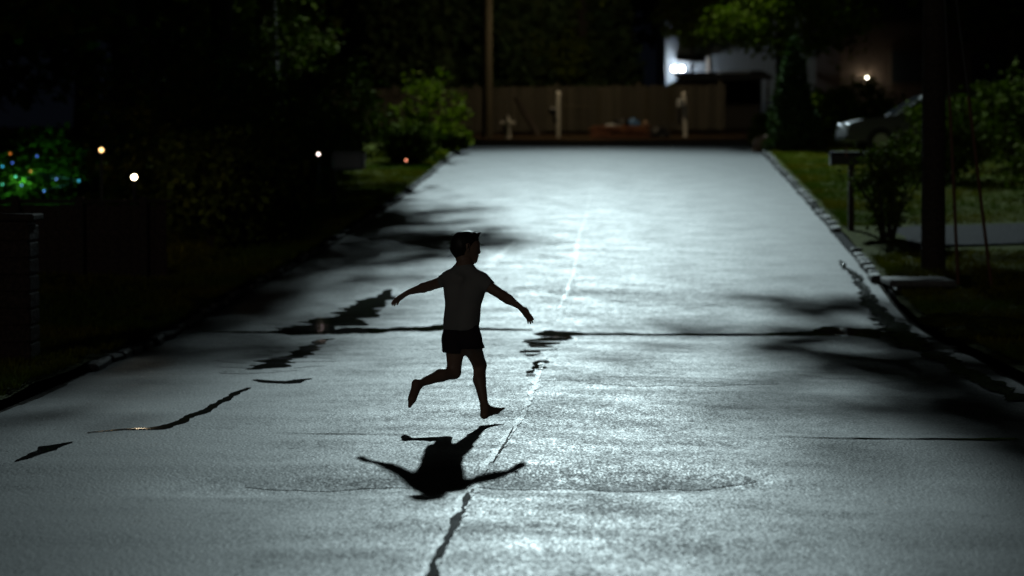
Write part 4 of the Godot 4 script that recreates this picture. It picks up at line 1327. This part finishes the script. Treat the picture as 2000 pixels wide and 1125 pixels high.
func car(where: Vector3) -> void:
	where.y = lawn_h(where.x, -where.z) + 0.0
	var t := thing("parked_car", "dark parked car standing side on behind the dark pole", "car", where)
	var low := [[-2.05, 0.32], [-2.1, 0.55], [-2.0, 0.74], [-1.7, 0.82], [-0.95, 0.92], [1.55, 0.96], [1.98, 0.92], [2.08, 0.7], [2.05, 0.34]]
	var cabin := [[-1.0, 0.9], [-0.25, 1.36], [0.1, 1.44], [1.0, 1.42], [1.7, 0.94]]
	var b := MB.new()
	slab_profile(b, low, 0.86, 0.78)
	put("body", b.mesh(), M.carpaint, t)
	b = MB.new()
	slab_profile(b, cabin, 0.76, 0.6)
	put("cabin", b.mesh(), M.carpaint, t)
	b = MB.new()
	var w := 0.66
	b.face([Vector3(-0.97, 0.95, w), Vector3(-0.3, 1.355, w - 0.1), Vector3(-0.3, 1.355, -w + 0.1), Vector3(-0.97, 0.95, -w)].map(func(q): return q + Vector3(-0.02, 0.02, 0)), Vector3(-1, 1, 0))
	put("windscreen", b.mesh(), M.glass, t)
	for k in 2:
		b = MB.new()
		var x0 := -0.75 + k * 1.0; var x1 := 0.18 + k * 1.1
		b.face([Vector3(x0, 0.98, 0.765), Vector3(x1, 0.98, 0.765), Vector3(x1 - 0.1 * k, 1.33, 0.655), Vector3(x0 + (0.5 if k == 0 else 0.0), 1.33, 0.655)], Vector3(0, 0, 1))
		put("side_window", b.mesh(), M.glass, t)
	for q in [[-1.32, 0.8], [1.28, 0.8], [-1.32, -0.8], [1.28, -0.8]]:
		b = MB.new()
		var c := Vector3(q[0], 0.31, q[1])
		var s := signf(q[1])
		b.tube([c - Vector3(0, 0, 0.1), c - Vector3(0, 0, 0.08), c + Vector3(0, 0, 0.08), c + Vector3(0, 0, 0.1)], [0.27, 0.31, 0.31, 0.27], 20)
		var wh := put("wheel", b.mesh(), M.rubber, t)
		b = MB.new()
		b.tube([c + Vector3(0, 0, 0.085 * s), c + Vector3(0, 0, 0.112 * s)], [0.2, 0.18], 16)
		put("rim", b.mesh(), M.rim, wh)
	for s in [-1, 1]:
		b = MB.new()
		b.ball(Vector3(-2.03, 0.68, 0.6 * s), Vector3(0.08, 0.07, 0.16))
		put("headlight", b.mesh(), M.rim, t)
		b = MB.new()
		b.ball(Vector3(2.03, 0.76, 0.66 * s), Vector3(0.06, 0.08, 0.14))
		put("taillight", b.mesh(), glow(1.0, 0.02, 0.01, 0.9), t)
		b = MB.new()
		b.box(Vector3(-0.62, 0.98, 0.88 * s), Vector3(0.1, 0.12, 0.2), 0.03)
		put("mirror", b.mesh(), M.carpaint, t)
	b = MB.new()
	b.box(Vector3(-2.08, 0.42, 0), Vector3(0.08, 0.16, 1.6), 0.03)
	put("bumper", b.mesh(), M.black, t)

func slab_profile(b: MB, prof: Array, w0: float, w1: float) -> void:
	# a side outline given width, narrower at its upper edge
	var lo := 9.0; var hi := -9.0
	for p in prof:
		lo = minf(lo, p[1]); hi = maxf(hi, p[1])
	var l := []; var r := []
	for p in prof:
		var w := lerpf(w0, w1, pow((p[1] - lo) / (hi - lo), 2.0))
		l.push_back(Vector3(p[0], p[1], w)); r.push_back(Vector3(p[0], p[1], -w))
	var c := Vector3(0, (lo + hi) * 0.4, 0)
	for k in prof.size():
		var k2 := (k + 1) % prof.size()
		var m: Vector3 = (l[k] + r[k] + l[k2] + r[k2]) * 0.25
		b.face([l[k], l[k2], r[k2], r[k]], m - c)
	var cl := Vector3.ZERO
	for p in l: cl += p / l.size()
	for k in prof.size():
		var k2 := (k + 1) % prof.size()
		b.face([cl, l[k], l[k2]], Vector3(0, 0, 1))
		b.face([Vector3(cl.x, cl.y, -cl.z), r[k], r[k2]], Vector3(0, 0, -1))

func build_left_side() -> void:
	# dark pillar on the verge
	var px := at(36, 700, 19.2).x
	var pi := thing("square_pillar", "square dark wooden pillar with flat cap on the grass verge", "pillar", Vector3(px - 0.02, lawn_h(px, 19.2) - 0.02, -19.2))
	var b := MB.new()
	b.box(Vector3(0, 0.6, 0), Vector3(0.30, 1.24, 0.34), 0.01)
	put("core", b.mesh(), M.fencedark, pi)
	for k in 8:
		b = MB.new()
		b.box(Vector3(0, 0.1 + k * 0.145, 0), Vector3(0.34, 0.132, 0.38), 0.012)
		put("board", b.mesh(), M.fencedark, pi)
	b = MB.new()
	b.box(Vector3(0, 1.25, 0), Vector3(0.42, 0.06, 0.44), 0.015)
	put("cap", b.mesh(), M.fencedark, pi)
	# dark board fence behind the verge
	var fd := 28.0
	var fx := at(160, 600, fd).x
	var f := thing("board_fence", "dark brown board fence with square posts behind the dim verge grass", "fence", Vector3(fx, lawn_h(fx, fd) - 0.03, -fd))
	var bm := MB.new()
	bm.box(Vector3(0, 0.44, 0), Vector3(0.147, 0.92, 0.02), 0.004)
	var bmesh_ := bm.mesh()
	for k in 20:
		var q := put("board", bmesh_, M.fencedark, f)
		q.position = Vector3(-1.85 + k * 0.15, rng.randf_range(-0.015, 0.015), rng.randf_range(-0.005, 0.005))
	for k in 4:
		b = MB.new()
		b.box(Vector3(0, 0.48, 0.06), Vector3(0.1, 1.04, 0.1), 0.012)
		var q := put("post", b.mesh(), M.pole, f)
		q.position = Vector3(-1.6 + k * 0.8, 0, 0)
	b = MB.new()
	b.box(Vector3(-0.4, 0.94, 0.02), Vector3(3.1, 0.045, 0.1), 0.01)
	put("top_rail", b.mesh(), M.pole, f)
	# letterbox on a post in the shade
	var lp := gnd(652, 412)
	var lb := thing("mailbox", "dim grey mailbox on a thin post among dark shrubs by the kerb", "mailbox", Vector3(lp.x, lp.y - 0.02, lp.z))
	b = MB.new()
	b.box(Vector3(0.0, 0.4, 0), Vector3(0.08, 0.9, 0.08), 0.01)
	put("post", b.mesh(), M.pole, lb)
	b = MB.new()
	b.box(Vector3(0.24, 0.86, 0), Vector3(0.54, 0.32, 0.2), 0.05)
	put("box", b.mesh(), M.greybox, lb)
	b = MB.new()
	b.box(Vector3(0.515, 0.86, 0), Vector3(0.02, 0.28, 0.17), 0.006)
	put("door", b.mesh(), M.white, lb)  # white puts the lamplight on the box end into its colour
	# lamps in the gardens
	for a in [[262, 346, 29.4, 0.036, Color(1.0, 0.9, 0.75), 26.0, 0.07, "round warm garden lamp on a post beyond the board fence"], [622, 301, 40.3, 0.025, Color(1.0, 0.9, 0.85), 6.0, 0.0, "small white garden lamp shining between the dark shrubs"], [793, 313, 48.3, 0.02, Color(1.0, 0.6, 0.45), 4.0, 0.0, "tiny orange garden lamp near the lit leafy bush"], [198, 293, 33.0, 0.035, Color(1.0, 0.78, 0.5), 4.0, 0.02, "amber garden lantern glowing among dark leaves"]]:
		var w := at(a[0], a[1], a[2])
		var gy := ground_h(w.x, a[2])
		var lt := thing("garden_lamp", a[7], "lamp", Vector3(w.x, gy, w.z))
		b = MB.new()
		b.tube([Vector3(0, -0.1, 0), Vector3(0, w.y - gy - a[3] * 0.9, 0)], [0.03, 0.025], 8)
		put("post", b.mesh(), M.black, lt)
		b = MB.new()
		b.lathe(Vector3(0, w.y - gy + a[3] * 0.9, 0), [[a[3] * 0.9, 0.0], [a[3] * 0.4, a[3] * 0.5], [0.005, a[3] * 0.6]], 10)
		put("cap", b.mesh(), M.black, lt)
		lamp_bulb(w, a[3], a[4], a[5], a[6], lt)
	# bush hung with coloured bulbs
	var bx := at(55, 340, 38.0)
	shrub(bx.x + 0.1, 38.0, 0.95, 1.25, M.leaf, "bush glowing green around coloured fairy bulbs", 311)
	var sl := thing("string_lights", "string of blue and orange fairy bulbs draped over the glowing bush", "string lights", bx)
	var cols := [Color(0.35, 0.5, 1.0), Color(0.3, 0.85, 1.0), Color(1.0, 0.55, 0.2), Color(0.5, 0.7, 1.0), Color(0.4, 1.0, 0.75)]
	var spots := [[24, 318], [5, 325], [20, 300], [42, 362], [5, 360], [86, 373], [154, 353], [60, 335], [110, 350], [30, 345], [72, 305]]
	var cord := []
	for k in spots.size():
		var w := at(spots[k][0], spots[k][1], 37.0 - 0.1 * (k % 3))
		cord.push_back(w - bx)
		b = MB.new()
		b.ball(Vector3.ZERO, Vector3.ONE * 0.015, 6, 8)
		var m := mat(0.8, 0.8, 0.8, 0.4)
		m.emission_enabled = true; m.emission = cols[k % 5]; m.emission_energy_multiplier = 1.2
		var bb := put("bulb_light", b.mesh(), m, sl)
		bb.position = w - bx
	b = MB.new()
	b.tube(cord, cord.map(func(_q): return 0.004), 4)
	put("cord", b.mesh(), M.black, sl)
	for k in 2:
		var l := OmniLight3D.new()
		l.name = "fairy_bulb_light"
		l.light_color = Color(0.45, 0.95, 0.75); l.light_energy = 0.15; l.light_size = 0.02; l.omni_range = 10; l.omni_attenuation = 2.0; l.shadow_enabled = true
		add_child(l, true)
		l.position = bx + cord[[3, 8][k]]
	# bush in lamplight where the kerb ends, and dark shrubs before it
	shrub(at(845, 300, 52.5).x, 52.5, 0.85, 2.0, M.leaf, "leafy bush with lamplit green sprays at the kerb end", 321, "", 34, 30)
	shrub(at(885, 300, 55.5).x, 55.5, 0.4, 0.6, M.leaf, "low leafy bush at the road corner by the kerb end", 322)
	shrub(at(800, 330, 49.5).x, 49.5, 0.6, 0.9, M.leafdark, "low dark bush under the lamplit sprays", 324)
	var n := 0
	for a in [[-4.2, 31.5, 0.9, 1.7], [-3.9, 34.5, 0.8, 1.5], [-4.6, 38.0, 1.2, 2.4], [-3.6, 42.0, 0.9, 1.6], [-3.7, 46.0, 1.1, 2.6], [-5.5, 35.0, 1.3, 2.6], [-5.8, 42.5, 1.5, 3.2], [-5.2, 49.0, 1.5, 3.6], [-7.5, 47.0, 1.6, 3.4]]:
		n += 1
		shrub(a[0], a[1], a[2], a[3], M.leafdark, "dark shrub in the unlit row along the shaded kerb", 330 + n, "dark shrubs along the shaded kerb")
	for a in [[-5.4, 49.5, 13.0, 4.1, 8.1, 0, 2.05], [-6.0, 46.0, 13.0, 4.0, 8.0, 1, 2.05], [-7.0, 40.6, 13.0, 3.9, 8.4, 2, 1.5], [-9.4, 35.6, 13.0, 4.0, 8.4, 3, 3.9], [-8.6, 29.5, 13.0, 4.0, 8.2, 1, 1.8], [-11.0, 46.0, 13.0, 4.5, 5.0, 2, 0.0], [-8.0, 56.5, 13.0, 4.0, 5.5, 3, 0.0], [-9.0, 24.0, 13.0, 4.4, 7.6, 0, 0.0], [-9.5, 50.0, 14.0, 5.5, 7.0, 2, 0.0], [-12.0, 40.0, 14.0, 5.5, 6.0, 3, 0.0], [-9.5, 34.0, 14.0, 4.0, 5.2, 1, 0.0], [-8.6, 62.0, 14.0, 4.6, 6.0, 1, 0.0]]:
		tall_tree(a[0], a[1], a[2] * 0.62, Vector3(a[3], a[3] * 0.8, a[3]), a[4], a[5], "dark tall tree standing in the unlit gardens", "tall trees in the unlit gardens", Vector3(a[6], 0, 0))
